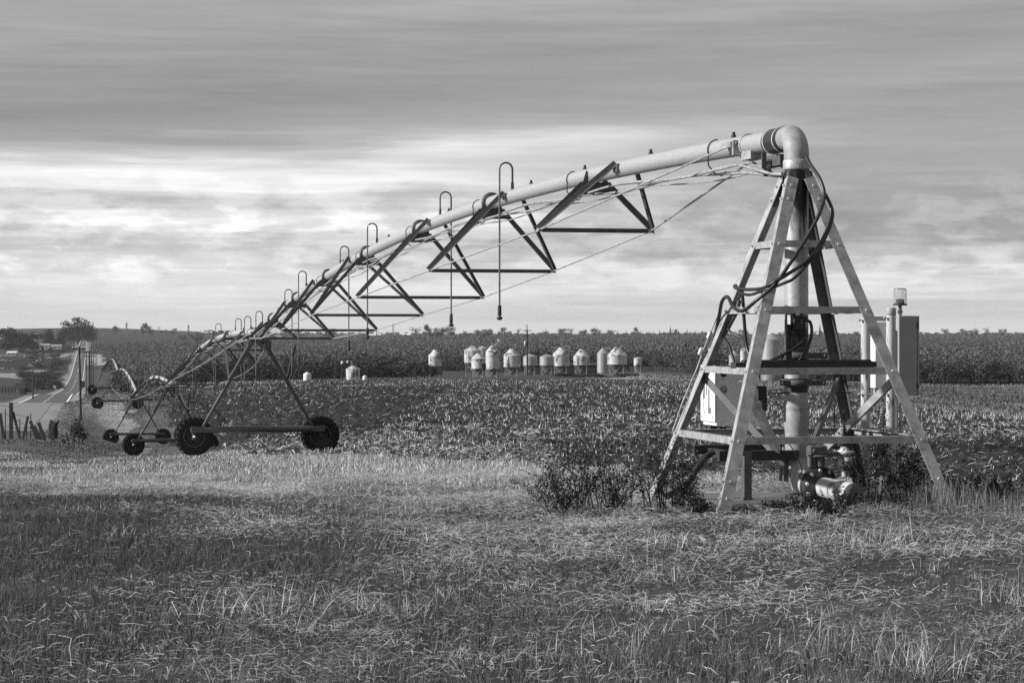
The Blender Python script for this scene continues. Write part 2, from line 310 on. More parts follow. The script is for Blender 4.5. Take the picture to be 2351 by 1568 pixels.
el2 = mth('ADD', mth('SUBTRACT', el, tilt), mth('ADD', mth('ADD', mth('MULTIPLY', mth('SUBTRACT', nA, .5), .036), mth('MULTIPLY', mth('SUBTRACT', nB, .5), .016)), mth('MULTIPLY', mth('SUBTRACT', nE, .5), .014)))
def ramp(pts):
    r = N.new('ShaderNodeValToRGB'); e = r.color_ramp.elements; r.color_ramp.interpolation = 'B_SPLINE' if False else 'EASE'
    pts = sorted(((VH-v)/F/.2, c) for v, c in pts); e[0].position = 0; e[1].position = 1
    e[0].color = (pts[0][1],)*3+(1,); e[1].color = (pts[-1][1],)*3+(1,)
    for p, c in pts[1:-1]: q = e.new(p); q.color = (c, c, c, 1)
    L.new(mth('DIVIDE', el2, .2), r.inputs[0]); return r.outputs[0]
left = ramp([(766, .66), (720, .68), (650, .78), (600, .88), (560, .66), (520, .92), (470, .64), (420, .92), (365, .95), (340, .80), (316, .60), (290, .46), (255, .35), (200, .29), (120, .32), (10, .38), (-250, .42)])
right = ramp([(766, .63), (710, .60), (640, .80), (600, .60), (560, .40), (470, .40), (380, .38), (300, .35), (230, .38), (150, .34), (60, .41), (0, .48), (-250, .42)])
fl = mrange(mth('ADD', az, mth('MULTIPLY', mth('SUBTRACT', nA, .5), .25)), -.10, .13, 0, 1)
mx = N.new('ShaderNodeMix'); mx.data_type = 'RGBA'; L.new(fl, mx.inputs[0]); L.new(left, mx.inputs[6]); L.new(right, mx.inputs[7])
low = mth('MULTIPLY', mrange(el, .012, .03, 0, 1), mrange(el, .055, .075, 1, 0))
nD = noise(comb(mth('MULTIPLY', az, 34), mth('MULTIPLY', el, 95), 4.4), 1.0, 10, .58, .15); puff = mth('MULTIPLY', mth('SUBTRACT', mrange(nD, .46, .58, 0, 1), .45), mth('MULTIPLY', low, .30))
nF = noise(comb(mth('MULTIPLY', az, 26), mth('MULTIPLY', el, 420), 2.2), 1.0, 8, .6, .3)
bamp = mrange(el, .05, .10, .58, .36)
tex = mth('ADD', mth('ADD', mth('MULTIPLY', mth('SUBTRACT', nB, .5), bamp), puff), mth('MULTIPLY', mth('MULTIPLY', mth('SUBTRACT', nC, .5), .55), low))
bw = N.new('ShaderNodeRGBToBW'); L.new(mx.outputs[2], bw.inputs[0])
cl = mth('MULTIPLY', bw.outputs[0], mth('ADD', mth('ADD', tex, mth('MULTIPLY', mth('SUBTRACT', nF, .5), .24)), 1.0))
sb = N.new('ShaderNodeRGBToBW'); L.new(sky.outputs[0], sb.inputs[0])
val = mth('ADD', mth('MULTIPLY', cl, 7.3), mth('MULTIPLY', sb.outputs[0], .05))   # Nishita desaturated behind an overcast layer
L.new(mth('MULTIPLY', val, 1.0), bg.inputs['Color']); bg.inputs['Strength'].default_value = .1
sl = bpy.data.lights.new('sun', 'SUN'); sl.energy = 5.0; sl.angle = math.radians(2); so = bpy.data.objects.new('sun', sl); COL.objects.link(so)
so.rotation_euler = SD.to_track_quat('Z', 'Y').to_euler(); so.location = (-50, -20, 60)
cam = bpy.data.cameras.new('camera'); co = bpy.data.objects.new('camera', cam); COL.objects.link(co); sc.camera = co
co.location = (0, 0, E); co.rotation_euler = (PI/2, 0, 0); cam.sensor_width = 36; cam.lens = 36*F/2351; cam.shift_y = -18/2351; cam.clip_start = .5; cam.clip_end = 30000
cam.dof.use_dof = True; cam.dof.focus_distance = 24; cam.dof.aperture_fstop = 18
sc.view_settings.view_transform = 'Standard'; sc.view_settings.look = 'None'; sc.view_settings.exposure = .4; sc.view_settings.gamma = 1
sc.cycles.use_denoising = False; sc.cycles.max_bounces = 5; sc.cycles.diffuse_bounces = 2; sc.cycles.glossy_bounces = 2; sc.cycles.transmission_bounces = 4
# ------------------------------------------------------------------ pivot tower
TH = math.radians(12.5); E1 = V((math.cos(TH), math.sin(TH), 0)); E2 = V((-math.sin(TH), math.cos(TH), 0)); UP = V((0, 0, 1)); PC = V((2.9, 23, 0))
def Lp(a, b, z): return PC+E1*a+E2*b+UP*(z+E)
hh = lambda z: .13+(1.63-z)*.326
T = thing('pivot_tower', (2.9, 23, 0), 'galvanised four legged pivot pyramid with thick stained standpipe, nearest structure at right', 'pivot tower')
LEGS = {(-1, -1): 'A', (1, -1): 'C', (-1, 1): 'B', (1, 1): 'D'}
ZL = [.90, .236, -.37, -1.04]
for (sx, sy), nm in LEGS.items():
    zb = min(-1.66, tz(*Lp(sx*1.22, sy*1.22, 0)[:2])-E)-.02; zt = 1.60
    q = Lp(sx*hh(zt), sy*hh(zt), zt); p = Lp(sx*hh(zb), sy*hh(zb), zb)
    m = MB().angle(p, q, E1*-sx, E2*-sy, .115, .010); m.build('leg', M['galv'] if nm != 'D' else M['galvd'], T)  # far leg's shaded inner faces painted by using the darker steel
    for z in [1.36, 1.5]+ZL+[-1.42, -1.58]:
        c = Lp(sx*hh(z), sy*hh(z), z)
        MB().bolt(c-E1*sx*.055+E2*sy*.0005, E2*sy, .016, .016).build('bolt', M['bolt'], T); MB().bolt(c-E2*sy*.055+E1*sx*.0005, E1*sx, .016, .016).build('bolt', M['bolt'], T)
    g = MB()   # gusset skirt from the standpipe to the leg head
    for d, o in ((E1, E2*-sy), (E2, E1*-sx)):
        s_ = sx if d is E1 else sy
        k = [Lp(0, 0, z)+d*(s_*x)+(-o*.0)+o*0 for x, z in ((.0, 0),)]
        base = Lp(0, 0, 0); off = (E2*sy if d is E1 else E1*sx)
        pts = []
        for x, z in ((.04, 1.655), (.125, 1.655), (hh(1.62)+.0, 1.60), (hh(1.28), 1.28), (hh(1.28)-.10, 1.30), (.05, 1.55)):
            f = hh(min(z, 1.62)) if z < 1.65 else .122
            pts.append(base+d*(s_*x)+off*(f-.012)+UP*z)
        pts2 = [x-off*.008 for x in pts]; nn = len(pts)
        g.add(pts+pts2, [tuple(range(nn)), tuple(range(nn, 2*nn))[::-1]]+[(i, (i+1) % nn, nn+(i+1) % nn, nn+i) for i in range(nn)])
    g.build('gusset_plate', M['galvd'], T)
for z in ZL:
    h = hh(z)-.014
    for i, (p, q, n1) in enumerate(((Lp(-h+.06, -h, z), Lp(h-.06, -h, z), E2), (Lp(-h, -h+.06, z), Lp(-h, h-.06, z), E1), (Lp(-h+.06, h, z), Lp(h-.06, h, z), -E2), (Lp(h, -h+.06, z), Lp(h, h-.06, z), -E1))):
        o = UP*(.034); MB().angle(p+o, q+o, -UP, n1, .068, .008).build('cross_bar', M['galv'] if z != -1.04 or i else M['galv'], T)
for (sx, sy), nm in LEGS.items():
    z = -.47; p = Lp(sx*(hh(z)-.02), sy*(hh(z)-.10), z) if sy < 0 else Lp(sx*(hh(z)-.03), sy*(hh(z)-.06), z)
    q = Lp(sx*.13, sy*.05, -1.36)
    n_ = (q-p).normalized().cross(UP).normalized(); 
    MB().angle(p, q, (E1*sx).cross(E2).normalized()*0+UP, E2, .07, .008).build('diagonal_brace', M['galvd'] if sy > 0 else M['galv'], T)  # rear pair darker, shade put into the colour
    MB().box(Lp(sx*.125, sy*.04, -1.38), .07, .05, .24, E1, E2).bolt(Lp(sx*.125, sy*.04-.03, -1.3), -E2, .018, .016).build('brace_lug', M['galvd'], T)
r = MB().tube([Lp(0, 0, z) for z in np.linspace(-.72, 1.70, 12)], .121, 32); r.build('standpipe', M['riser'], T)
for z_ in (-.30, -.60): MB().tube([Lp(0, 0, z_), Lp(0, 0, z_+.145)], .1225, 32).build('tar_band', M['black'], T)
MB().lathe(Lp(0, 0, 0), [(.118, -.70), (.130, -.715), (.134, -.73), (.134, -.77), (.130, -.785), (.134, -.80), (.132, -.93), (.122, -.975), (.118, -1.0), (.118, -1.30)], n=32).build('coupling', M['elbow'], T)
MB().lathe(Lp(0, 0, 0), [(.12, 1.66), (.136, 1.665), (.138, 1.68), (.138, 1.75), (.134, 1.765), (.12, 1.77)], n=32).build('collar', M['galv'], T)
pts = [Lp(0, 0, 1.76)]+[Lp(0, .19*(1-math.cos(a)), 1.81+.20*math.sin(a)) for a in np.linspace(.05, PI/2, 12)]+[Lp(0, .25, 2.01), Lp(0, .30, 2.01)]
MB().tube(pts, .128, 32).build('elbow', M['elbow'], T)
bt = MB().tube([Lp(0, .29, 2.01), Lp(0, .31, 2.01), Lp(0, .35, 2.01), Lp(0, .74, 2.015), Lp(0, .76, 2.018)], [.128, .133, .131, .131, .128], 28); bo = bt.build('rubber_boot', M['boot'], T)
MB().tube([Lp(0, .38, 2.01), Lp(0, .40, 2.01)], .1345, 28).build('clamp_band', M['bright'], T); MB().tube([Lp(0, .68, 2.013), Lp(0, .70, 2.013)], .1345, 28).build('clamp_band', M['bright'], T)
m = MB().box(Lp(-.02, .62, 1.80), .10, .42, .12, E1, E2).box(Lp(-.04, .42, 1.79), .07, .26, .10, E1, E2).lathe(Lp(-.10, .62, 1.73), [(0, -.04), (.085, -.04), (.09, -.03), (.09, .03), (.085, .04), (0, .04)], E1-E2*.3, 24)
m.box(Lp(-.16, .55, 1.80), .05, .02, .17, E1, E2); m.build('swivel_bracket', M['galvd'], T)
# mechanism round the standpipe
def clampring(z0, z1, r, name, ext):
    m = MB().lathe(Lp(0, 0, 0), [(.122, z0), (r, z0), (r, z1), (.122, z1)], n=28)
    m.box(Lp(ext/2+.1, -.14, (z0+z1)/2), .16+ext, .03, (z1-z0)*.9, E1, E2).box(Lp(-.16, -.10, (z0+z1)/2), .12, .04, (z1-z0)*.9, E1, E2)
    for a in (-.2, .2+ext*.5): m.bolt(Lp(a, -.158, (z0+z1)/2), -E2, .016, .02)
    m.build(name, M['rust'], T)
clampring(-.255, -.19, .155, 'upper_clamp', .1); clampring(-.53, -.47, .16, 'lower_clamp', .08)
MB().box(Lp(.0, -.30, -.305), 1.36, .09, .085, E1, E2, .01).box(Lp(-.70, -.30, -.315), .16, .16, .06, E1, E2, .008).box(Lp(.70, -.30, -.31), .08, .07, .06, E1, E2, .01).build('dark_crossbeam', M['iron'], T)
m = MB().box(Lp(-.13, -.26, .03), .04, .05, .40, E1, E2).box(Lp(-.17, -.26, -.08), .05, .02, .34, E1, E2).box(Lp(-.10, -.28, .11), .08, .07, .14, E1, E2, .006).tube([Lp(-.11, -.3, .10), Lp(-.16, -.31, .2), Lp(-.18, -.31, .235)], .009, 8)
m.lathe(Lp(-.185, -.31, .235), [(0, -.03), (.024, -.02), (.03, 0), (.024, .02), (0, .03)]).tube([Lp(-.06, -.3, .17), Lp(-.04, -.3, .24)], .012, 8).box(Lp(-.03, -.27, .16), .09, .04, .03, E1, E2)
m.build('lever_switch', M['iron'], T)
MB().box(Lp(-.205, -.26, -.02), .018, .03, .5, E1, E2).build('lever_bracket', M['galvd'], T)
ht = lambda ps, r, name, mt, par=None: MB().tube(smooth(ps), r, 10).build(name, mt, par)
def smooth(ps, k=6):
    ps = [V(p) for p in ps]; out = []
    for i in range(len(ps)-1):
        a, b, c, d = ps[max(i-1, 0)], ps[i], ps[i+1], ps[min(i+2, len(ps)-1)]
        for j in range(k):
            t = j/k; out.append(.5*((2*b)+(c-a)*t+(2*a-5*b+4*c-d)*t*t+(3*b-a-3*c+d)*t**3))
    return out+[ps[-1]]
ht([Lp(-.05, -.30, .13), Lp(.03, -.31, .12), Lp(.05, -.31, 0), Lp(0, -.32, -.15), Lp(-.08, -.31, -.27)], .016, 'lever_hose', M['black'], T)
ht([Lp(-.06, -.30, .0), Lp(-.01, -.32, -.02), Lp(-.1, -.33, -.12), Lp(-.28, -.33, -.22), Lp(-.4, -.3, -.28)], .016, 'lever_hose', M['black'], T)
m = MB().tube([Lp(.34, -.20, -.52), Lp(.34, -.20, -.60), Lp(.52, -.2, -.60)], .007, 6).tube([Lp(-.38, -.2, -.60), Lp(-.14, -.2, -.60)], .008, 6); m.build('control_rod', M['iron'], T)
MB().tube([Lp(-.36, .02, -.55), Lp(-.36, .02, -.78)], .05, 10).box(Lp(-.38, .02, -.6), .1, .1, .14, E1, E2, .01).build('motor_can', M['iron'], T)
ht([Lp(.34, -.2, -.6), Lp(.335, -.2, -.9), Lp(.36, -.2, -1.15), Lp(.3, -.22, -1.3)], .006, 'thin_cable', M['black'], T)
ht([Lp(-.3, -.4, -1.02), Lp(-.2, -.45, -1.15), Lp(-.12, -.5, -1.35), Lp(-.14, -.5, -1.44), Lp(.05, -.6, -1.55), Lp(.12, -.75, -1.72)], .006, 'thin_cable', M['black'], T)
# bottom: inlet elbow, flange, inlet pipe, air valve
ID = (E1*.15-E2*.985-UP*.05).normalized()
c0 = Lp(0, 0, -1.50)
pts = [Lp(0, 0, -1.26)]+[Lp(0, 0, -1.26)+ID*(.25*(1-math.cos(a)))-UP*(.25*math.sin(a)) for a in np.linspace(.15, PI/2, 8)]+[c0+ID*.40]
MB().tube(pts, .121, 28).build('inlet_elbow', M['postp'], T)
fc = c0+ID*.42
MB().lathe(fc, [(0, 0), (.19, 0), (.195, .005), (.195, .035), (.125, .04)], ID, 32).lathe(fc+ID*.055, [(.125, 0), (.19, 0), (.195, .005), (.195, .035), (.15, .04), (.128, .10), (0, .10)], ID, 32).build('flange', M['iron'], T)
m = MB(); xx = ID.cross(UP).normalized(); yy = UP
for k in range(10):
    a = 2*PI*k/10+.2; m.bolt(fc+ID*.095+(xx*math.cos(a)+yy*math.sin(a))*.165, ID, .02, .025)
m.build('flange_bolts', M['bolt'], T)
MB().tube([fc+ID*.13, fc+ID*.20, fc+ID*.6, fc+ID*.73], [.10, .102, .108, .108], 28).build('inlet_pipe', M['postp'], T)
MB().lathe(fc+ID*.735, [(.11, 0), (.11, .012), (0, .014)], ID, 28).build('pipe_end_plate', M['rust'], T)
fp = fc+ID*.07+UP*.20
MB().tube([fp, fp+UP*.12], .05, 12).lathe(fp+UP*.10, [(0, 0), (.14, 0), (.14, .018), (0, .02)], n=24).box(fp+UP*.16-E1*.05-E2*.05, .20, .10, .11, E1, E2, .02).lathe(fp+UP*.16-E1*.09-E2*.103, [(0, .002), (.026, .002), (.026, -.01)], -E2, 14).box(fp+UP*.13+E1*.10-E2*.08, .20, .05, .035, E1, E2, .01).tube([fp+UP*.0-E1*.10, fp+UP*.12-E1*.10], .035, 10).build('valve_top', M['galvd'], T)
av = fc+ID*.10+E1*.24+UP*.10
MB().tube([av, av+UP*.12], .045, 12).lathe(av+UP*.10, [(0, 0), (.085, 0), (.09, .03), (.085, .09), (.06, .10), (.06, .12), (.10, .125), (.10, .155), (.05, .16), (.035, .2), (0, .2)], n=20).build('air_valve', M['white'], T)
m = MB().tube([av+UP*.3, av+UP*.66], .012, 8)
for k in range(9): m.lathe(av+UP*(.32+k*.024), [(0, 0), (.032, .002), (.032, .014), (0, .016)], n=12)
m.build('valve_spring', M['iron'], T)
m = MB().box(Lp(-.60, -.20, -1.44), .085, .085, .50, E1, E2, .005).box(Lp(-.60, -.20, -1.67), .10, .10, .05, E1, E2); m.build('support_post', M['galvd'], T)
MB().box(Lp(-.45, -.12, -1.23), .84, .07, .10, E1, E2).box(Lp(-.75, .35, -1.22), .07, .7, .08, E1, E2).box(Lp(-.45, .55, -1.20), .95, .07, .09, E1, E2).build('lower_frame', M['iron'], T)
MB().box(Lp(.42, .3, -1.08), .5, .35, .02, E1, E2).box(Lp(.42, .3, -1.13), .5, .33, .015, E1, E2).box(Lp(.42, .3, -1.18), .5, .33, .015, E1, E2).build('rack', M['iron'], T)
pad = MB().box(Lp(0, -.1, -1.74), 2.0, 1.9, .14, E1, E2, .02).build('concrete_pad', M['conc']); tag(pad, 'low cracked concrete slab under the pivot pyramid', 'slab')
pt = bpy.data.objects['concrete_pad']
# ------------------------------------------------------------------ control box, hoses, posts, cabinet, beacon
bc = Lp(-.29, 1.26, -.668)
B = thing('control_box', Lp(-.29, 1.26, -1.0), 'white enamel control box with round dials, standing behind the left pyramid legs', 'control box')
MB().box(bc, .475, .46, .62, E1, E2, .006).build('cabinet', M['enamel'], B)
MB().box(bc-E1*.250+UP*.03, .022, .50, .60, E1, E2, .004).build('door', M['white'], B)
fx = bc-E1*.2625
d = MB()
for y, z, sy_, sz_ in ((.115, .06, .04, .18), (.035, .06, .025, .10), (-.05, -.05, .04, .26), (-.09, -.15, .08, .06)): d.box(fx+E2*(-y*-1)+UP*z, .003, sy_, sz_, E1, E2)
cp = [fx+E2*(.17*math.cos(a)*.9)+UP*(.0+.2*math.sin(a)) for a in np.linspace(-.1*PI, -1.05*PI, 18)]+[fx+E2*-.15+UP*.1]
d.tube([fx+E2*(.15*math.cos(a))+UP*(-.03+.20*math.sin(a)) for a in np.linspace(.25*PI, -.42*PI, 22)], .0035, 6); d.build('logo', M['mark'], B)
for z, r_, mt in ((.245, .036, 'black'), (.075, .042, 'greyd')):
    o = MB().lathe(bc-E1*.155-E2*.2305+UP*z, [(0, .006), (r_*.95, .006), (r_, 0)], -E2, 24).build('dial', M[mt], B); MB().bolt(bc-E1*.155-E2*.236+UP*z, -E2, .009, .012).build('knob', M['bolt'], o)
m = MB()
for x in (-.17, .18): m.bolt(bc+E1*x-E2*.2305-UP*.27, -E2, .018, .006)
m.tube([bc-E1*.155-E2*.231+UP*.24, bc-E1*.155-E2*.231+UP*.08], .003, 5).bolt(bc-E1*.256-E2*.19-UP*.22, -E1, .012, .012).bolt(bc-E1*.256+E2*.2-UP*.22, -E1, .012, .012); m.build('fasteners', M['bolt'], B)
m = MB()
for x, y in ((-.15, -.15), (.15, -.15), (-.15, .15), (.15, .15)): m.box(bc+E1*x+E2*y-UP*.345, .08, .08, .05, E1, E2)
m.box(bc-E1*.12-UP*.375, .5, .5, .015, E1, E2); m.build('mounting_feet', M['iron'], B)
MB().box(bc+E1*.245, .03, .10, .62, E1, E2).build('side_channel', M['greyd'], B)
def hp(u, v, Y): return P(u, v, Y)
H1 = [hp(1852, 362, 22.86), hp(1860, 378, 22.78), hp(1881, 410, 22.6), hp(1892, 448, 22.5), hp(1880, 492, 22.4), hp(1850, 548, 22.35), hp(1812, 607, 22.3), hp(1775, 657, 22.3), hp(1737, 689, 22.35), hp(1706, 713, 22.5), hp(1684, 706, 22.7), hp(1670, 682, 22.95), hp(1657, 693, 23.2), hp(1650, 730, 23.45), hp(1640, 770, 23.5), hp(1630, 800, 23.52)]
H2 = [hp(1894, 446, 22.55), hp(1908, 478, 22.5), hp(1903, 512, 22.45), hp(1884, 557, 22.4), hp(1853, 598, 22.32), hp(1812, 627, 22.3), hp(1775, 649, 22.3), hp(1750, 662, 22.45), hp(1718, 665, 22.85), hp(1694, 663, 23.1), hp(1686, 657, 23.3), hp(1700, 653, 23.4)]
H3 = [hp(1896, 448, 22.52), hp(1911, 485, 22.48), hp(1905, 520, 22.42), hp(1878, 575, 22.36), hp(1828, 634, 22.28), hp(1800, 650, 22.27), hp(1750, 668, 22.42), hp(1720, 677, 22.8), hp(1700, 672, 23.05), hp(1690, 660, 23.2)]
for ps, r_, lb in ((H1, .019, 'long black hose hanging from the collar, looping lowest past the left leg'), (H2, .018, 'black hose draped in the upper loop round the left leg, outer bend'), (H3, .016, 'thinner black hose draped just under the upper loop by the left leg')):
    h = MB().tube(smooth(ps), r_, 12).build('black_hose', M['black']); tag(h, lb, 'hose', 'black hoses draped over the pivot pyramid')
for ps, r_, lb in (([hp(1703, 668, 23.1), hp(1706, 700, 23.1), hp(1708, 735, 23.1), hp(1713, 790, 23.1), hp(1720, 815, 23.05)], .018, 'straight black hose hanging down between the two left legs'),
                   ([hp(1668, 752, 23.4), hp(1680, 765, 23.3), hp(1700, 775, 23.2), hp(1714, 786, 23.1)], .014, 'short grey fitting hose branching to the vertical hose'),
                   ([hp(1664, 778, 23.4), hp(1674, 795, 23.3), hp(1682, 820, 23.2), hp(1686, 835, 23.15)], .016, 'short curved black hose dropping to the dark crossbeam'),
                   ([hp(1640, 1036, 22.9), hp(1625, 1045, 22.9), hp(1600, 1075, 22.85), hp(1578, 1108, 22.8), hp(1550, 1128, 22.7), hp(1530, 1138, 22.6)], .034, 'fat black hose running from the frame down into the weeds')):
    h = MB().tube(smooth(ps), r_, 12).build('black_hose', M['black']); tag(h, lb, 'hose')
m = MB(); ps = [hp(1652, 712, 23.45), hp(1620, 790, 23.55), hp(1600, 845, 23.6), hp(1566, 925, 23.66), hp(1544, 990, 23.7)]
m.tube(ps, .008, 8); c = m.build('conduit', M['galv']); tag(c, 'thin conduit clipped along the outside of the left leg', 'conduit')
for u, v in ((1627, 770), (1607, 808)): MB().tube([hp(u+4, v-9, 23.52), hp(u-2, v+5, 23.56)], .02, 10).build('conduit_fitting', M['white'], c)
MB().tube([hp(1697, 690, 23.3), hp(1690, 720, 23.35)], .024, 10).tube([hp(1690, 720, 23.35), hp(1672, 748, 23.4), hp(1660, 775, 23.45)], [.018, .03, .015], 10).build('valve_fitting', M['galvd'], c)
for u, v0, Y, lb, cap in ((1987, 731, 24.6, 'mottled pale steel post behind the right leg, shorter and without a cap', 0), (2045, 716, 24.45, 'mottled pale steel post with a dark cap in front of the grey cabinet', 1)):
    g = on(u, Y); t = thing('steel_post', g, lb, 'post'); top = P(u, v0, Y)
    MB().tube([g-UP*.1, top], .052, 20).build('post', M['postp'], t)
    if cap: MB().lathe(top-UP*.03, [(.052, -.01), (.056, 0), (.056, .06), (.05, .075), (0, .078)], n=20).build('cap', M['greyd'], t)
    for v in (735 if not cap else 730, 905): MB().tube([P(u-13, v, Y-.04), P(u+13, v, Y-.04)], .008, 6).bolt(P(u-13, v, Y-.04), -E1, .014, .02).build('u_bolt', M['bolt'], t)
cc = P(2072, 816, 24.75)
Cb = thing('control_cabinet', P(2074, 908, 24.75), 'tall dark grey electrical cabinet on posts right of the pyramid', 'cabinet')
MB().box(cc, .215, .30, .87, E1, E2, .006).build('body', M['greyd'], Cb); MB().box(cc+E1*.125, .02, .29, .87, E1, E2, .003).build('door', M['grey'], Cb)
m = MB();
for z in (.33, -.33): MB().box(cc+E1*.11-E2*.152+UP*z, .02, .01, .05, E1, E2).build('hinge', M['iron'], Cb)

MB().box(cc-E1*.05-UP*.455, .08, .08, .03, E1, E2).tube([cc-E1*.075-UP*.44, cc-E1*.075-UP*1.25], .022, 10).tube([cc-E1*.025-UP*.44, cc-E1*.025-UP*1.25], .018, 10).build('cable_conduit', M['postp'], Cb)
jc = P(2022, 815, 24.95); J = thing('junction_box', P(2022, 893, 24.95), 'narrow white box mounted between the two steel posts', 'junction box')
MB().box(jc, .20, .16, .73, E1, E2, .006).build('body', M['white'], J); MB().box(jc+UP*.40-E1*.02, .14, .05, .05, E1, E2).build('bracket', M['galv'], J); MB().box(jc-UP*.40, .16, .05, .05, E1, E2).build('bracket', M['galv'], J)
bp_ = P(2066, 699, 24.75); W = thing('warning_beacon', P(2066, 726, 24.75), 'translucent round warning beacon on a short stem atop the grey cabinet', 'beacon')
MB().tube([P(2066, 727, 24.75), bp_], .019, 12).box(P(2066, 716, 24.75), .05, .05, .03).build('stem', M['galvd'], W); MB().lathe(bp_, [(0, -.012), (.078, -.012), (.08, 0), (.06, .012), (.045, .014), (.045, .05), (.03, .06), (0, .06)], n=24).build('base_plate', M['iron'], W)
MB().lathe(bp_, [(.072, .012), (.074, .02), (.070, .165), (.064, .176), (0, .178), (0, .172), (.06, .17), (.066, .16), (.069, .02)], n=32).build('lens', M['lens'], W)
# ------------------------------------------------------------------ drive towers
TW = [(-8.1, 72), (-18.75, 124), (-29.4, 177), (-40.2, 230), (-50.6, 283)]
def wheel(par, c, hubbright):
    w_ = bpy.data.objects.new('wheel', None); COL.objects.link(w_); w_.parent = par; w_['wp'] = par['wp']; w_.empty_display_size = .1
    t = MB().lathe(c, [(.33, -.12), (.36, -.14), (.45, -.165), (.54, -.15), (.57, -.12), (.578, 0), (.57, .12), (.54, .15), (.45, .165), (.36, .14), (.33, .12)], E2, 48); x = E1; y = UP
    for k in range(22):
        for sd in (-1, 1):
            a = 2*PI*(k+(.5 if sd > 0 else 0))/22; a2 = a+.16; rd = lambda a: x*math.cos(a)+y*math.sin(a)
            t.bar(c+rd(a)*.592+E2*sd*.0, c+rd(a2)*.575+E2*sd*.165, .045, .075, rd(a)); t.bar(c+rd(a2)*.585+E2*sd*.16, c+rd(a2)*.50+E2*sd*.172, .05, .03, E2)
    t.build('tyre', M['tyre'], w_)
    MB().lathe(c, [(.335, -.15), (.345, -.135), (.325, -.11), (.30, -.03), (.2, .0), (.12, -.02), (0, -.02), (0, .02), (.2, .03), (.3, .06), (.335, .14)], E2, 32).build('rim', M['rim'], w_)
    MB().lathe(c, [(.315, -.14), (.318, -.152), (.338, -.156), (.34, -.14)], E2, 32).build('rim_lip', M['galvd'], w_)  # lighter steel paints the highlight along the rim ring
    h = MB().lathe(c-E2*.02, [(.10, 0), (.10, .03), (.06, .05), (0, .055)], -E2, 16)
    for k in range(8): h.bolt(c-E2*.03+(x*math.cos(k*PI/4)+y*math.sin(k*PI/4))*.08, -E2, .012, .015)
    h.build('hub', M['rim'] if not hubbright else M['iron'], w_)
    if hubbright: MB().lathe(c-E2*.245, [(0, .05), (.04, .045), (.05, 0)], -E2, 12).build('hub_cap', M['bright'], w_)
def drive_tower(X, Y):
    g = V((X, Y, (tz(X-2, Y-.4)+tz(X+2, Y+.4))/2)); D = thing('drive_tower', g, 'nearest wheeled drive tower, two big lugged tyres joined by a long beam', 'drive tower', 'wheeled drive towers under the irrigation arm')
    Q = lambda a, b, z: g+E1*a+E2*b+UP*z
    wheel(D, Q(-2.02, .26, .585), True); wheel(D, Q(2.02, .26, .585), False)
    MB().tube([Q(-1.75, 0, .80), Q(0, 0, .815), Q(1.75, 0, .80)], .10, 16).tube([Q(-.02, 0, .815), Q(.02, 0, .815)], .103, 16).build('base_beam', M['truss'], D)
    for s_ in (-1, 1):
        MB().box(Q(s_*1.95, -.02, .80), .38, .13, .17, E1, E2, .01).build('beam_end', M['truss'], D)
        MB().box(Q(s_*2.02, .10, .60), .15, .14, .26, E1, E2, .03).tube([Q(s_*2.02, .0, .585), Q(s_*2.02, .3, .585)], .05, 12).build('gearbox', M['iron'], D)
        for b, b1 in ((-.05, -.32), (.05, .45)):
            MB().angle(Q(s_*1.86, b, .78), Q(s_*.20, b1, 3.66), E1*-s_, E2*(1 if b > 0 else 1), .085, .009).build('leg', M['truss'], D)
        [MB().bar(Q(s_*.93, b_*.05, 2.42), Q(s_*.70, b_*4.0, 3.52), .06, .06).build('stay', M['truss'], D) for b_ in (-1, 1)]
    MB().tube([Q(-.95, .03, 2.36), Q(-1.75, -.04, .95)], .022, 8).box(Q(-1.1, -.02, 2.1), .06, .07, .3, E1, E2).build('power_cable', M['galvd'], D)
    MB().box(Q(0, 0, 3.62), .55, .65, .05, E1, E2).box(Q(0, -.32, 3.66), .62, .04, .14, E1, E2).box(Q(0, .4, 3.66), .62, .04, .14, E1, E2).build('head_frame', M['truss'], D)
    MB().box(Q(.32, .1, 3.5), .22, .16, .26, E1, E2, .01).build('tower_box', M['galvd'], D)
    return D, g
D0, g0 = drive_tower(*TW[0]); G = [g0]; Dn = [D0]
for (X, Y), lb in zip(TW[1:], ('second drive tower, its left tyre showing just left of the nearest tower', 'third drive tower along the arm, standing on the left grass verge', 'fourth drive tower along the arm, small lugged tyres on the grass', 'farthest drive tower, dark wheels beside the rails at the field end')):
    g = V((X, Y, (tz(X-2, Y-.4)+tz(X+2, Y+.4))/2)); Dn.append(dup(D0, g, label=lb)); G.append(g)
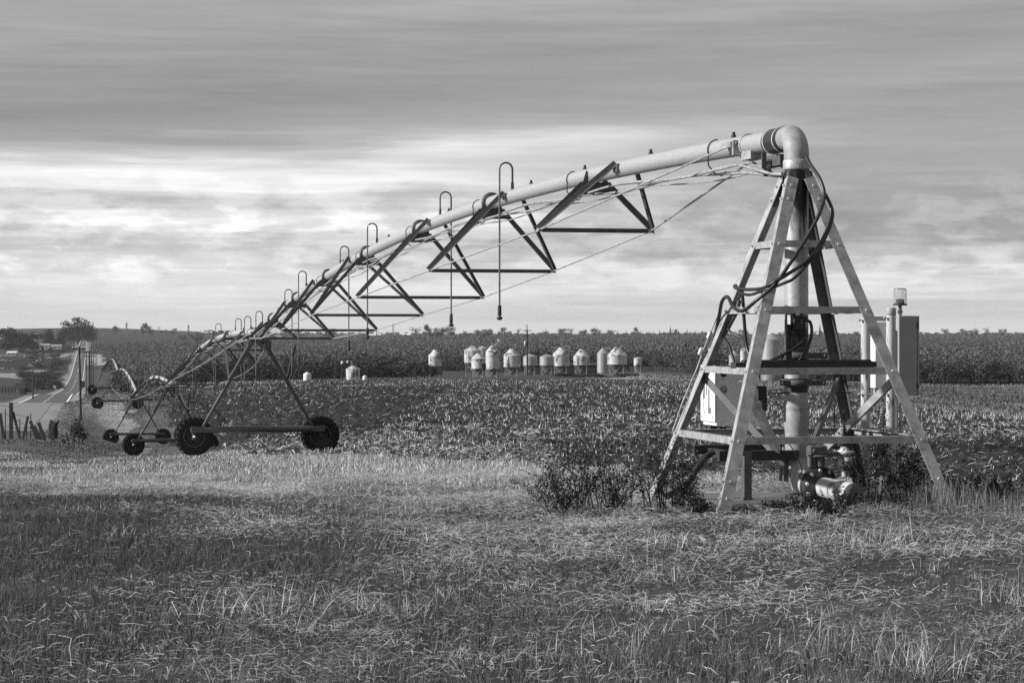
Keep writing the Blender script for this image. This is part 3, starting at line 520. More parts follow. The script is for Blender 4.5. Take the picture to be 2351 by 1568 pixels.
# second generation: parts of parts came along with dup()
# ------------------------------------------------------------------ spans
def span(J0, J1, ts, ws, ds, drops, label, t0=0.0, t1=1.0, fine=True, amp=.90, rod0=.03):
    L_ = (J1-J0).length; d = V(((J1-J0).x, (J1-J0).y, 0)).normalized(); s = V((d.y, -d.x, 0))
    pp = lambda t: J0.lerp(J1, t)+UP*(amp*4*t*(1-t))
    S = thing('irrigation_span', J0, label, 'irrigation span', 'trussed spans of the irrigation arm'); nn = 24 if fine else 14
    MB().tube([pp(t) for t in np.linspace(t0, t1, 40)], .107, nn).build('water_pipe', M['pipe'], S)
    sk = 1.5/L_; cor = {-1: [], 1: []}
    for i, (t, w_, dp) in enumerate(zip(ts, ws, ds)):
        c = pp(t); tb = t-sk if t < .5 else t+sk*1.3; cb = pp(tb)
        for sd in (-1, 1):
            k = c+s*(sd*w_/2)-UP*dp; cor[sd].append(k)
            MB().angle(c+s*(sd*.15)-UP*.14, k, s*sd, d, .07, .007).build('truss_brace', M['truss'], S)
            MB().angle(cb+s*(sd*.10)+UP*.05, k, -d, s*sd, .07, .007).build('truss_brace', M['truss'], S)
        MB().angle(c-s*(w_/2-.04)-UP*(dp-.03), c+s*(w_/2-.04)-UP*(dp-.03), -UP, d, .06, .007).build('spreader', M['truss'], S)
        m = MB(); pr = [(-.26, -.27), (.26, -.27), (.17, -.08), (.13, .06), (.10, .03), (.10, -.1), (-.10, -.1), (-.10, .03), (-.13, .06), (-.17, -.08)]
        m.prism(c-d*.006, c+d*.006, pr, s, UP); m.build('gusset', M['truss'], S)
        if i > 0: MB().lathe(c+d*.02, [(.10, -.012), (.175, -.012), (.175, .012), (.10, .012)], d, 20).build('flange_ring', M['truss'], S)
        for sd in (-1, 1): MB().box(cb+s*(sd*.115), .03, .22, .10, s, d).build('pipe_clamp', M['truss'], S)
    a, b = pp(rod0), pp(1-.012)
    for sd in (-1, 1):
        st = a+s*(sd*.14)+(UP*.02 if sd < 0 else UP*-.1); m = MB().tube([st]+cor[sd]+[b+s*(sd*.2)-UP*.12], .0125, 8)
        for k in cor[sd]: m.box(k, .05, .12, .05, s, d)
        m.build('truss_rod', M['galv'], S)
    m = MB().box(a-UP*.03+d*.05, .34, .05, .16, s, d).box(a-UP*.12-d*.12, .16, .35, .10, s, d).box(a-s*.17+d*.25+UP*.01, .03, .34, .06, s, d).lathe(a, [(.107, -.02), (.122, -.02), (.122, .02), (.107, .02)], d, 16); m.build('end_bracket', M['galv'], S)
    m = MB()
    for off, sg, r_ in ((-.10, .24, .016), (.0, .27, .018), (.07, .21, .013), (.13, .30, .009)):
        q = [pp(t)+s*off-UP*(sg+.03*math.sin(t*60+off*30)) for t in np.linspace(max(t0, .012), .985, 60 if fine else 30)]
        if t0 > 0 and off <= .07: q = [Lp(-.10+off*.6, -.02, 1.60-off*.2), Lp(-.12+off*.6, .25, 1.62-off*.2)]+q[1:]
        m.tube(q, r_, 8)
    m.build('cable_run', M['galv'], S)
    if fine:
        for t in np.arange(.052, .97, .131):
            c = pp(t); MB().tube([c+(s*math.cos(a)*-.118+UP*math.sin(a)*.118) for a in np.linspace(PI*.5, -PI*.12, 12)]+[c-s*.11-UP*.17, c-s*.04-UP*.26, c+s*.05-UP*.29, c+s*.1-UP*.24], .0085, 6).build('cable_hanger', M['iron'], S)
        for t in np.arange(.0405, .97, .0655):
            c = pp(t)+UP*.105; MB().tube([c, c+UP*.03], .028, 8).tube([c+UP*.03, c+UP*.065], .02, 6).build('outlet_plug', M['iron'], S)
    for i, t in enumerate(drops):
        sd = -1 if i % 2 == 0 else 1; c = pp(t)+UP*.10; R_ = .105
        q = [c, c+UP*.33]+[c+UP*.33+s*sd*(R_-R_*math.cos(a))+UP*(R_*math.sin(a)) for a in np.linspace(.3, PI, 9)]
        e = q[-1]; bot = c.z-1.85; q += [V((e.x, e.y, c.z-.3)), V((e.x, e.y, bot))]
        h = MB().tube(q, .0155, 8).tube([c+UP*.0, c+UP*.12], .025, 8).build('drop_hose', M['galvd'], S)
        MB().tube([V((e.x, e.y, bot+.02)), V((e.x, e.y, bot-.1))], [.03, .034], 10).lathe(V((e.x, e.y, bot-.19)), [(0, -.03), (.03, -.02), (.05, 0), (.045, .02), (.02, .04), (.034, .06), (.03, .1)], n=12).build('sprinkler', M['iron'], h)
    return S
JT = [g+UP*3.88 for g in G]; J0 = Lp(0, 0, 2.0)
span(J0, JT[0], [.16, .294, .425, .557, .68, .803, .919], [1.58, 2.1, 2.45, 2.48, 2.4, 2.0, 1.37], [.76, 1.13, 1.34, 1.38, 1.36, 1.12, .6], [.263, .385, .53, .64, .765, .86, .975], 'nearest trussed pipe span arching from the pyramid to the first drive tower', t0=.745/50.2)
names = ['second trussed span arching from the nearest to the second drive tower', 'third trussed span, an arched bright pipe over the field edge', 'fourth trussed span, a bright steep arch seen nearly end on', 'farthest trussed span, a short bright curve before the orchard']
for i in range(4):
    span(JT[i], JT[i+1], [.1, .233, .367, .5, .633, .767, .9], [1.37, 2.0, 2.4, 2.5, 2.4, 2.0, 1.37], [.6, 1.12, 1.36, 1.4, 1.36, 1.12, .6], [.05, .17, .3, .43, .57, .7, .83, .95] if i < 2 else [.3, .43, .57, .7], names[i], fine=i < 1, amp=.80, rod0=.012)
# ------------------------------------------------------------------ feed bins and yard
def zof(v, Y): return E-(v-VH)*Y/F
def feed_bin(ul, ur, va, ve, vb, vf, label, mt='bin', hop=None, legs=True, ys=(340, 900), extra=None):
    uc = (ul+ur)/2; g = gnd(uc, vf, *ys); Y = g.y; k = Y/F; r = (ur-ul)/2*k
    S = thing('feed_bin', g, label, 'feed bin', 'feed bins in the yard beyond the field')
    C = V((g.x, g.y, 0)); za, ze, zb = zof(va, Y), zof(ve, Y), zof(vb, Y); zh = zof(hop, Y) if hop else max(zb-.9*r, g.z+.35)
    n_ = max(1, round((ze-zb)/.8)); pr = []
    for i in range(n_):
        z0 = zb+(ze-zb)*i/n_; z1 = zb+(ze-zb)*(i+1)/n_; pr += [(r, z0), (r, z1-.05), (r+.008, z1-.04), (r+.008, z1-.01)]
    MB().lathe(C, [(r, zb), (r, ze)], n=32).build('wall', M[mt], S)
    for q in (.36, .7): MB().lathe(C, [(r, zb+(ze-zb)*q), (r+.018, zb+(ze-zb)*q), (r+.018, zb+(ze-zb)*q+.06), (r, zb+(ze-zb)*q+.06)], n=32, smooth=False).build('seam_band', M['bing'], S)
    MB().lathe(C, [(r+.05, ze-.05), (r+.05, ze), (r*.34, za-.12*(za-ze)), (r*.30, za-.1*(za-ze)), (r*.28, za), (0, za)], n=18, smooth=False).build('roof', M['binroof' if mt != 'bing' else 'bing'], S)
    if legs:
        MB().lathe(C, [(r, zb), (r*.16, zh), (r*.16, zh-.12), (0, zh-.12)], n=28).build('hopper', M['bind'], S)
        for a in (.6, .6+PI/2, .6+PI, .6+1.5*PI):
            p = C+V((math.cos(a), math.sin(a), 0))*(r*1.0); q = C+V((math.cos(a+PI/2), math.sin(a+PI/2), 0))*(r*1.0)
            MB().bar(p+UP*(tz(p.x, p.y)-.1), p+UP*(zb+.25), .11, .11).build('leg', M['postp'], S)
            gz = g.z+.12
            MB().bar(p+UP*gz, q+UP*(zb-.05), .05, .05).build('cross_brace', M['postp'], S); MB().bar(q+UP*gz, p+UP*(zb-.05), .05, .05).build('cross_brace', M['postp'], S)
    else:
        MB().lathe(C, [(r+.02, g.z-.2), (r+.02, zb+.05), (r, zb+.06)], n=28).build('skirt', M['bind'], S)
    if extra: extra(S, C, Y, k, r, za, ze, zb)
    return S
bu = lambda z: 955+z*.2344
bv = lambda z: 777.5+z*.2344
def ladder(S, C, Y, k, r, za, ze, zb):
    m = MB()
    for x in (-.2, .2): m.bar(C+V((-r*.6+x, -r*.95, tz(C.x, C.y))), C+V((-r*.6+x, -r*.95, ze)), .05, .05)
    for z in np.arange(tz(C.x, C.y)+.3, ze, .4): m.bar(C+V((-r*.6-.2, -r*.95, z)), C+V((-r*.6+.2, -r*.95, z)), .03, .03)
    m.build('ladder', M['iron'], S)
def hoop(S, C, Y, k, r, za, ze, zb):
    MB().tube([C+V((-.6, 0, za-.2))]+[C+V((.6*-math.cos(a), 0, za+2.2+.7*math.sin(a))) for a in np.linspace(0, PI, 12)]+[C+V((.6, 0, za-.2))], .07, 8).build('filler_pipe', M['iron'], S)
def dish(S, C, Y, k, r, za, ze, zb):
    c = C+V((1.25, -.2, za+.9)); MB().tube([C+V((.3, 0, za-.1)), c], .03, 6).lathe(c, [(0, .1), (.28, .07), (.5, -.02), (.5, -.04), (.27, .04), (0, .07)], V((.75, -.45, .5)), 20).build('satellite_dish', M['white'], S)
def box_(S, C, Y, k, r, za, ze, zb): MB().box(C+V((r*.75, -r*.7, zb+.5)), .9, .4, 1.0).build('dark_hatch', M['walld'], S)
BL = [
 (120, 250, 110, 170, 270, 388, 'rust streaked white feed bin standing alone at the left end of the row', 'bin', None, True, None),
 (470, 635, 72, 118, 235, 372, 'clean pale feed bin with a flat cone roof and ladder, behind the short rusty one', 'bin', None, True, ladder),
 (600, 705, 72, 98, 240, 360, 'dark roofed feed bin with a looped filler pipe, mostly hidden behind two others', 'bing', None, True, hoop),
 (540, 680, 145, 195, 295, 388, 'short white feed bin with rust along its roof edge and a dark hatch', 'bin', None, True, box_),
 (680, 820, 70, 128, 298, 385, 'tall pale feed bin topped by a tilted satellite dish', 'bin', None, True, dish),
 (857, 1020, 100, 165, 278, 372, 'white feed bin with a stained steep roof, right of the one with the dish', 'bin', None, True, ladder),
 (1048, 1185, 152, 176, 262, 357, 'low grey feed bin with a rusty flat top and long hopper, left of its twin', 'bing', 342, True, None),
 (1210, 1350, 157, 176, 262, 357, 'low grey feed bin with a rusty flat top and long hopper, right of its twin', 'bing', 342, True, None),
 (1338, 1502, 88, 155, 268, 352, 'white feed bin with a big dark stain running down its right side', 'bin', None, True, None),
 (1540, 1700, 105, 178, 258, 352, 'pale feed bin with a bright cone roof, beside the round dark shrub', 'bin', 338, True, ladder),
 (1772, 1890, 95, 145, 330, 348, 'grey zinc silo reaching down to the ground, behind the widest bin', 'bing', None, False, None),
 (1870, 2066, 84, 165, 252, 377, 'widest white feed bin with a peeling rusty roof and grey hopper', 'bin', 345, True, None),
 (2131, 2210, 180, 193, 265, 362, 'smallest feed bin, narrow and low, at the right end of the row', 'bin', 335, True, None)]
for l, r_, a, e, b, f, lb, mt, hp_, lg, ex in BL: feed_bin(bu(l), bu(r_), bv(a), bv(e), bv(b), bv(f), lb, mt, bv(hp_) if hp_ else None, lg, extra=ex)
feed_bin(1673, 1698, 807, 817, 852, 876, 'distant pale feed bin seen between the left pyramid legs, lower of the pair', 'bing')
feed_bin(1699, 1715, 798, 806, 850, 876, 'distant narrow feed bin seen between the left pyramid legs, taller of the pair')
feed_bin(1746, 1793, 765, 780, 862, 876, 'big pale silo seen through the pyramid beside the standpipe', 'bing', None, False)
def tank(ul, ur, va, vb, lb, ys=(335, 700)):
    g = gnd((ul+ur)/2, vb, *ys); k = g.y/F; r = (ur-ul)/2*k; C = V((g.x, g.y, 0)); z0, z1 = g.z-.2, zof(va, g.y); h = z1-z0
    S = thing('water_tank', g, lb, 'tank'); MB().lathe(C, [(r, z0)]+[(r*(1+.015*(i % 2)), z0+h*.78*i/6) for i in range(1, 7)]+[(r*.95, z0+h*.80), (r*.45, z0+h*.93)], n=24).build('body', M['white'], S)
    MB().lathe(C, [(r*.45, z0+h*.92), (r*.4, z1-.1), (r*.2, z1), (0, z1)], n=16).build('lid', M['grey'], S)
tank(696, 714, 853.5, 876, 'round white plastic water tank standing alone beyond the field')
g = on(810, 395); k = g.y/F; S = thing('storage_shed', g, 'squat round tin shed with a peaked stained roof and stack pipe', 'shed'); C = V((g.x, g.y, 0)); r = 16.5*k
MB().lathe(C, [(r, g.z-.3), (r, zof(847, g.y)), ], n=10, smooth=False).build('wall', M['bin'], S); MB().lathe(C, [(r*1.04, zof(847, g.y)-.03), (r*1.04, zof(847, g.y)), (r*.3, zof(840, g.y)), (0, zof(839.5, g.y))], n=10, smooth=False).build('roof', M['binroof'], S)
MB().tube([C+V((-.2*r, 0, zof(841, g.y))), C+V((-.2*r, 0, zof(829, g.y)))], .12, 8).tube([C+V((-.2*r, 0, zof(830, g.y))), C+V((-.7*r, 0, zof(830.5, g.y)))], .05, 6).lathe(C+V((-.72*r, 0, zof(831.5, g.y))), [(0, -.25), (.28, -.05), (.28, .15), (.1, .3), (0, .32)], n=12).build('stack_pipe', M['bin'], S)
tank(832, 842, 861, 873, 'tiny white domed tank beside the round tin shed')
def building(name, ul, ur, vr, ve, vb, lb, cat, roof='roofw', wall='wall', depth=8, ys=(400, 4500), wins=2, pitch=True):
    g = gnd((ul+ur)/2, vb, *ys); Y = g.y; k = Y/F; w_ = (ur-ul)*k; S = thing(name, g, lb, cat)
    ze, zr = zof(ve, Y), zof(vr, Y); C = V((g.x, Y+depth/2, 0))
    MB().box(C+UP*((ze+g.z-.5)/2), w_*.96, depth*.94, ze-g.z+.5).build('wall', M[wall], S)
    m = MB(); h = w_/2; d = depth/2
    m.add([C+V((-h, -d, ze)), C+V((h, -d, ze)), C+V((h, 0, zr)), C+V((-h, 0, zr)), C+V((-h, d, ze)), C+V((h, d, ze))], [(0, 1, 2, 3), (3, 2, 5, 4), (0, 3, 4), (1, 5, 2), (0, 4, 5, 1)]); m.build('roof', M[roof], S)
    hgt = ze-g.z
    for i in range(wins): MB().box(C+V((-h+(i+.7)*w_/(wins+.4), -d*.94-.03, g.z+hgt*.55)), min(1.6, w_*.12), .06, hgt*.35).build('window', M['glass'], S)
    return S
building('barn', 13, 36, 806.5, 810, 817, 'long low barn with a bright white roof at the left picture edge', 'barn', ys=(700, 2200), depth=14)
building('farm_shed', -2, 13, 767, 770, 777, 'white roofed shed peeping out left of the big left tree', 'shed', ys=(1500, 4000))
building('farm_shed', 78, 91, 765.5, 769, 775, 'white roofed shed between the two bushy left trees', 'shed', ys=(1500, 4000))
building('farm_shed', 136, 148, 765, 769, 776, 'white roofed shed just left of the tall eucalyptus', 'shed', ys=(1500, 4000))
building('farm_house', 88, 113, 789, 792.5, 803.5, 'pale single storey house behind the dark hedge by the left trees', 'house', roof='wall', ys=(1200, 3000))
building('farm_house', 114, 140, 791, 794, 802, 'low grey outbuilding behind the parked white van', 'house', roof='wall', ys=(1300, 3200), wins=3)
building('long_shed', 844, 874, 766.5, 769.5, 774, 'bright white roofed shed on the horizon under the sagging truss, left one', 'shed', ys=(1800, 4200), wins=3, depth=20)
building('long_shed', 900, 941, 765.5, 769, 774, 'longer bright white roofed shed on the horizon, right one', 'shed', ys=(1800, 4200), wins=4, depth=20)
building('long_shed', 461, 487, 762, 764, 768, 'pale long shed on the skyline right of the arched second span', 'shed', ys=(1800, 4400), wins=3, depth=20)
building('farm_shed', 1305, 1318, 814, 818, 852, 'small white lean-to between two feed bins', 'shed', ys=(420, 800), wins=1, depth=4)
building('dark_shed', 1200, 1378, 834, 838, 859, 'long dark open shed behind the feed bins', 'shed', roof='walld', wall='walld', ys=(520, 800), depth=8, wins=0)
g = gnd(1040, 868, 350, 700); w_ = 50*g.y/F; W1 = MB().box(V((g.x, g.y+.3, (g.z+zof(852, g.y))/2-.2)), w_, .3, zof(852, g.y)-g.z+.4).build('concrete_wall', M['conc'], None, tuple(g)); tag(W1, 'plain grey concrete wall between the lone bin and the row', 'wall')
# rail fences
def rail_fence(u0, v0, u1, v1, h, n_, lb, mt='pole', rails=3, ys=(250, 900), pw=.14):
    a = gnd(u0, v0, *ys); b = gnd(u1, v1, *ys); S = thing('rail_fence', a, lb, 'fence'); pts = [a.lerp(b, i/n_) for i in range(n_+1)]
    pts = [V((p.x, p.y, tz(p.x, p.y))) for p in pts]
    for p in pts: MB().box(p+UP*(h*.5), pw, pw, h*1.15).build('post', M[mt], S)
    for k in range(rails):
        m = MB()
        for p, q in zip(pts[:-1], pts[1:]): m.bar(p+UP*h*(.3+.33*k), q+UP*h*(.3+.33*k), pw*.4, pw*.9)
        m.build('rail', M[mt], S)
rail_fence(1447, 853, 1592, 860, 1.35, 9, 'dark wooden rail fence running right from the smallest feed bin')
rail_fence(2145, 904, 2188, 907, 1.3, 3, 'short dark board fence by the lone orchard tree', rails=3, pw=.2, ys=(300, 700))
rail_fence(2189, 906, 2420, 913, 1.45, 13, 'thin pale pipe panel fence across the right pasture', 'galvd', rails=3, ys=(300, 700), pw=.09)
rail_fence(236, 898, 306, 897, .9, 5, 'low dark pipe rail at the field end behind the farthest wheels', 'iron', rails=3, ys=(285, 420), pw=.18)
rail_fence(-10, 904, 34, 903, 2.0, 6, 'dark cattle pen fence at the left picture edge', rails=3, ys=(420, 900), pw=.25)
# cattle chute
g = gnd(52, 905, 450, 900); Y = g.y; k = Y/F; S = thing('cattle_chute', g, 'dark wooden cattle loading chute with sloping boarded side', 'cattle chute'); px = lambda u, v, dy=0: P(u, v, Y+dy)
m = MB()
for i in range(4): m.prism(px(33, 894-i*3.2), px(33, 894-i*3.2, .08), [(0, 0), (42*k, (8 if i else 4)*k), (42*k, (8 if i else 4)*k+2.2*k), (0, 2.2*k)], V((1, 0, 0)), UP)
m.build('boarded_side', M['pole'], S); MB().box(px(66, 888, .5), 16*k, 1.2, 24*k).build('gate_frame', M['pole'], S); MB().box(px(51, 898, -.6), 13*k, 1.0, 15*k).build('water_trough', M['iron'], S)
MB().tube([px(60, 905), px(60, 861)], .14, 8).tube([px(83, 905), px(83, 872)], .12, 8).build('tall_post', M['pole'], S); MB().box(px(80, 879, -.1), 8*k, .5, 13*k).build('slatted_box', M['pole'], S)
# warning sign
g = gnd(125.5, 899, 420, 1100); Y = g.y; k = Y/F; S = thing('warning_sign', g, 'pale diamond road sign on a post beside the road hump', 'road sign'); c = P(125, 888, Y)
MB().box(g.lerp(c, .5), .09, .06, (c-g).length*1.1).build('post', M['iron'], S); a = 3.7*k; MB().prism(c-V((0, .06, 0)), c-V((0, .03, 0)), [(0, -a), (a, 0), (0, a), (-a, 0)], V((1, 0, 0)), UP).build('diamond_panel', M['sign'], S)
MB().prism(c-V((0, .075, 0)), c-V((0, .065, 0)), [(0, -a*.55), (a*.16, -a*.1), (a*.1, a*.5), (-a*.1, a*.5), (-a*.16, -a*.1)], V((1, 0, 0)), UP).build('symbol', M['mark'], S); MB().box(c+V((.35, -.05, -1.55*a)), a*.9, .03, a*.6).build('speed_plate', M['grey'], S)
# ------------------------------------------------------------------ utility poles and pylons
def upole(u, vt, vb, lb, arms=((0, 1.0),), r_=.14, ys=(150, 3500), lean=0, trans=False, grp=None, depth=None):
    g = gnd(u, vb, *ys) if depth is None else on(u, depth); Y = g.y; top = P(u-lean, vt, Y); S = thing('utility_pole', g, lb, 'utility pole', grp)
    MB().tube([g-UP*.3, g.lerp(top, .5), top], [r_, r_*.85, r_*.7], 10).build('pole', M['pole'], S)
    for dz, hw in arms:
        c = top-UP*(.25+dz); m = MB().box(c-V((0, .15, 0)), 2*hw, .12, .14).build('crossarm', M['pole'], S)
        for x in (-.9, -.45, .45, .9): MB().lathe(c+V((x*hw, -.15, .07)), [(0, 0), (.05, .02), (.06, .1), (.03, .16), (0, .17)], n=8).build('insulator', M['grey'], m)
    if trans: MB().lathe(top+V((-.45 if trans < 0 else .45, -.2, -trans if trans > 0 else trans)), [(0, -.6), (.3, -.58), (.3, .5), (.2, .6), (0, .62)], n=14).build('transformer', M['greyd' if trans > 1.5 else 'bin'], S)
    return S
upole(185, 795, 966, 'near dark leaning utility pole with a single wide crossarm beside the road', ((0, .55),), .115, (150, 250), 3.5)
g = gnd(185, 966, 150, 250)
m = MB().box(P(190, 882, g.y), .28, .25, .55).box(P(186.5, 888, g.y), .18, .2, .35); m.build('meter_box', M['iron'], bpy.data.objects['utility_pole'])
upole(75, 846, 921, 'thin dark pole rising beside the cattle chute', (), .16, (300, 700), depth=420)
upole(197, 806, 899, 'left pole of the clustered utility poles along the road verge', ((0, 1.1),), .13, depth=420, grp='utility poles along the road')
upole(204.6, 804, 898, 'thick dark pole of the roadside cluster with a double crossarm', ((0, 1.6), (.9, 1.2)), .2, depth=430, grp='utility poles along the road')
upole(209, 794, 888, 'taller thin pole just right of the thick dark roadside pole', ((.1, .9),), .18, depth=640, grp='utility poles along the road')
upole(213.5, 812, 892, 'pale thin pole at the right of the roadside cluster', (), .13, depth=520, grp='utility poles along the road')
upole(220, 753, 824, 'tallest bare pole against the hill right of the eucalyptus', ((.2, .8),), .26, depth=1500, grp='utility poles along the road')
upole(226.5, 758, 795, 'double armed pole on the hill right of the tallest bare pole', ((0, 1.6), (1.3, 1.6)), .26, depth=2200, grp='utility poles along the road')
upole(177, 768, 785, 'T shaped pole standing before the eucalyptus', ((0, 2.0),), .3, depth=2300)
upole(98.5, 766, 794, 'slim pole between the two bushy left trees', ((.2, 1.0),), .3, depth=1850)
upole(150, 772, 797, 'faint thin pole left of the eucalyptus', (), .25, depth=2000)
upole(366, 790, 858, 'lone pole standing in the orchard beneath the second span', ((0, 1.4),), .2, depth=1000)
upole(1210, 757, 850, 'utility pole with a transformer can behind the feed bins', ((0, .9), (1.1, .7)), .22, depth=520, trans=-3.2)
upole(1350, 764, 820, 'bare dark pole in the orchard above the feed bins', (), .2, depth=900)
upole(1253, 755, 776, 'small pole on the horizon right of the transformer pole', ((.2, 1.2),), .35, depth=2300)
g = gnd(936, 873, 336, 600); S = thing('yard_lamp', on(936-0, 380), 'thin yard light pole left of the tin shed', 'lamp post'); b = V(S['wp']); 
b = on(785, 390); S.location = b; S['wp'] = tuple(b); MB().tube([b-UP*.2, P(785, 833, 390)], .06, 8).build('pole', M['iron'], S); MB().lathe(P(785, 833, 390), [(0, -.25), (.22, -.15), (.25, .1), (.1, .3), (0, .32)], n=12).build('lamp_head', M['white'], S)
def pylon(u, vt, vb, lb, Y):
    top = P(u, vt, Y); g = on(u, Y); H = top.z-g.z; S = thing('lattice_pylon', g, lb, 'pylon', 'pylons on the skyline'); w0 = H*.10; m = MB()
    cor = lambda z: [V((sx*w_, sy*w_, z)) for w_ in (w0*(1-.85*z/H),) for sx, sy in ((-1, -1), (1, -1), (1, 1), (-1, 1))]
    zs = np.linspace(0, H, 8)
    for z0, z1 in zip(zs[:-1], zs[1:]):
        A, B_ = cor(z0), cor(z1)
        for i in range(4): m.bar(g+A[i], g+B_[i], .5, .5); m.bar(g+A[i], g+B_[(i+1) % 4], .3, .3); m.bar(g+A[(i+1) % 4], g+B_[i], .3, .3)
    m.build('lattice', M['galvd'], S); m = MB()
    for z in (.72, .85): m.bar(g+V((-H*.13, 0, H*z)), g+V((H*.13, 0, H*z)), .5, .6)
    m.build('arms', M['galvd'], S)
pylon(290, 740, 0, 'lattice pylon on the skyline above the leftmost truss tower', 3600); pylon(213, 739, 0, 'faint pylon just right of the eucalyptus', 4300)
pylon(432, 745, 0, 'lattice pylon on the skyline left of the arched second span', 3800); pylon(902, 742, 0, 'faint pylon above the two white roofed sheds', 4500); pylon(1209, 745, 0, 'faint pylon behind the transformer pole', 4300)
# ------------------------------------------------------------------ vehicles and cattle
def vehicle(name, loc, lb, cat, L_, W_, H_, rot, body):
    S = thing(name, V((0, 0, 0)), lb, cat); 
    m = MB(); pr = [(-L_/2, .35), (L_/2, .35), (L_/2, H_*.55), (L_*.38, H_*.6), (L_*.25, H_), (-L_*.38, H_), (-L_*.47, H_*.6), (-L_/2, H_*.58)] if cat != 'van' else [(-L_/2, .35), (L_/2, .35), (L_/2, H_*.5), (L_*.36, H_*.95), (L_*.3, H_), (-L_*.49, H_), (-L_/2, H_*.95)]
    m.prism(V((0, -W_/2, 0)), V((0, W_/2, 0)), pr, V((1, 0, 0)), UP); m.build('body', M[body], S)
    MB().box(V((-L_*.44, 0, H_*.78)), .12*L_, W_*.84, H_*.28).build('rear_window', M['glass'], S); MB().box(V((0, 0, H_*.78)), L_*.5, W_*1.01, H_*.25).build('side_window', M['glass'], S)
    for x in (-L_*.31, L_*.31):
        for y in (-1, 1): MB().lathe(V((x, y*W_*.46, .34)), [(0, -.12), (.34, -.12), (.34, .12), (0, .12)], (0, 1, 0), 16).build('wheel', M['tyre'], S)
    MB().box(V((-L_*.51, 0, .45)), .1, W_*.95, .3).build('bumper', M['iron'], S)
    S.location = loc; S.rotation_euler = (0, 0, rot); return S
g = gnd(180, 836, 900, 2000); g.x = ROADX(g.y)-1.6; g.z = tz(g.x, g.y)+.12; vehicle('pickup_truck', g, 'white vehicle with dark rear driving away on the road', 'car', 5.0, 2.0, 2.3, PI/2+.187, 'white')
g = gnd(121, 803, 1200, 3000); vehicle('parked_van', g, 'white van parked by the pale house near the left trees', 'van', 5.6, 2.1, 2.3, .2, 'white')
M['cow'] = mat('cow_hide_patches', .5, .8, 0, .1, 3, spots=(1.1, .44, .012), world=True)
def cowmesh():
    m = MB(); m.tube([V((-1.1, 0, 1.05)), V((-1.0, 0, 1.1)), V((-.5, 0, 1.05)), V((.2, 0, 1.02)), V((.75, 0, 1.1)), V((1.05, 0, 1.2)), V((1.35, 0, 1.32)), V((1.6, 0, 1.28)), V((1.85, 0, 1.1)), V((1.9, 0, 1.05))], [.1, .32, .38, .42, .36, .26, .17, .16, .1, .07], 12)
    for x, y in ((-.85, .2), (-.85, -.2), (.65, .2), (.65, -.2)): m.tube([V((x, y, .95)), V((x+(.08 if x < 0 else 0), y, .5)), V((x, y, 0))], [.15, .08, .07], 8)
    m.tube([V((-1.1, 0, 1.2)), V((-1.2, 0, .9)), V((-1.2, 0, .5))], [.04, .03, .05], 6)
    for y in (-1, 1): m.tube([V((1.5, y*.12, 1.4)), V((1.45, y*.3, 1.42))], [.05, .02], 6)
    o = m.build('cow', M['cow']); me = o.data; bpy.data.objects.remove(o); return me
CM = cowmesh()
cs = []
for i in range(30): t = i/29; cs.append((64+t*38+random.uniform(-5, 5), 848-t*30+random.uniform(-2.5, 2.5)))
for i in range(12): cs.append((random.uniform(0, 66), 818+random.uniform(-1, 2)))
for i in range(8): cs.append((random.uniform(3, 35), 827+random.uniform(-1, 3)))
for u, v in ((27, 848), (29, 849), (10, 847), (2, 848)): cs.append((u, v))
for u, v in cs:
    g = gnd(u, v+2, 800, 1900); o = bpy.data.objects.new('cow', CM); COL.objects.link(o); o.location = g; o.rotation_euler = (0, 0, random.uniform(0, 2*PI)); tag(o, 'black and white cow standing in the dark feed pen at far left', 'cow', 'cattle in the dark feed pen')
# ------------------------------------------------------------------ broken fence at left
FD = 115
def stick(nm, u0, v0, u1, v1, w_, lb, cat='fence post', mt='pole', Y=FD, grp='posts of the broken wire fence'):
    a = P(u0, v0, Y); b = P(u1, v1, Y); g = V((b.x, Y, tz(b.x, Y))); b = V((b.x, Y, min(b.z, g.z)-.1)); m = MB(); wd = w_*Y/F
    if w_ > 2.5: m.bar(b, a, wd, wd, (0, 1, 0)); 
    else: m.bar(b, a, wd, wd*.5, (0, 1, 0))
    o = m.build(nm, M[mt], None, tuple(g)); tag(o, lb, cat, grp)
stick('fence_post', 0, 950, 9, 996, 6.5, 'thick post leaning left at the very edge of the picture')
stick('fence_post', 25, 924, 25, 1000, 7.6, 'tallest thick square post of the broken fence, upright')
stick('brace_post', 29, 945, 47, 998, 5.2, 'slanting brace post propped against the tallest square post')
stick('fence_post', 64, 955, 51, 1004, 5, 'post leaning right with its foot in the grass, beside the brace')
stick('fence_post', 69, 966, 91, 1022, 6, 'long thick post fallen to the left, first of three leaning together')
stick('fence_post', 79, 978, 97, 1014, 6, 'short thick post leaning left, middle of three leaning together')
stick('fence_post', 88, 970, 104, 1003, 7.2, 'broad plank like post leaning left, last of three leaning together')
stick('fence_post', 143, 1008, 144, 1030, 5, 'stubby dark post low in the grass at the fence end', Y=118)
stick('fence_post', 149, 1010, 149, 1028, 3.6, 'second stubby dark post low in the grass at the fence end', Y=118)
stick('fence_post', 152, 992, 161, 1032, 3, 'thin slanting stake at the right end of the broken fence', Y=118)
for u, v0, v1, lb in ((12, 938, 988, 'thin steel stake left of the tallest square post'), (45, 960, 985, 'short thin steel stake behind the slanting brace'), (70, 948, 1018, 'tall thin steel stake right of the leaning posts gap'), (61, 974, 1014, 'thin steel stake just left of the tall thin one'), (170, 982, 1006, 'thin steel stake by the round dark bush'), (181, 956, 968, 'short steel stake near the foot of the leaning utility pole')):
    stick('steel_stake', u, v0, u, v1, 2.0, lb, 'stake', 'iron')
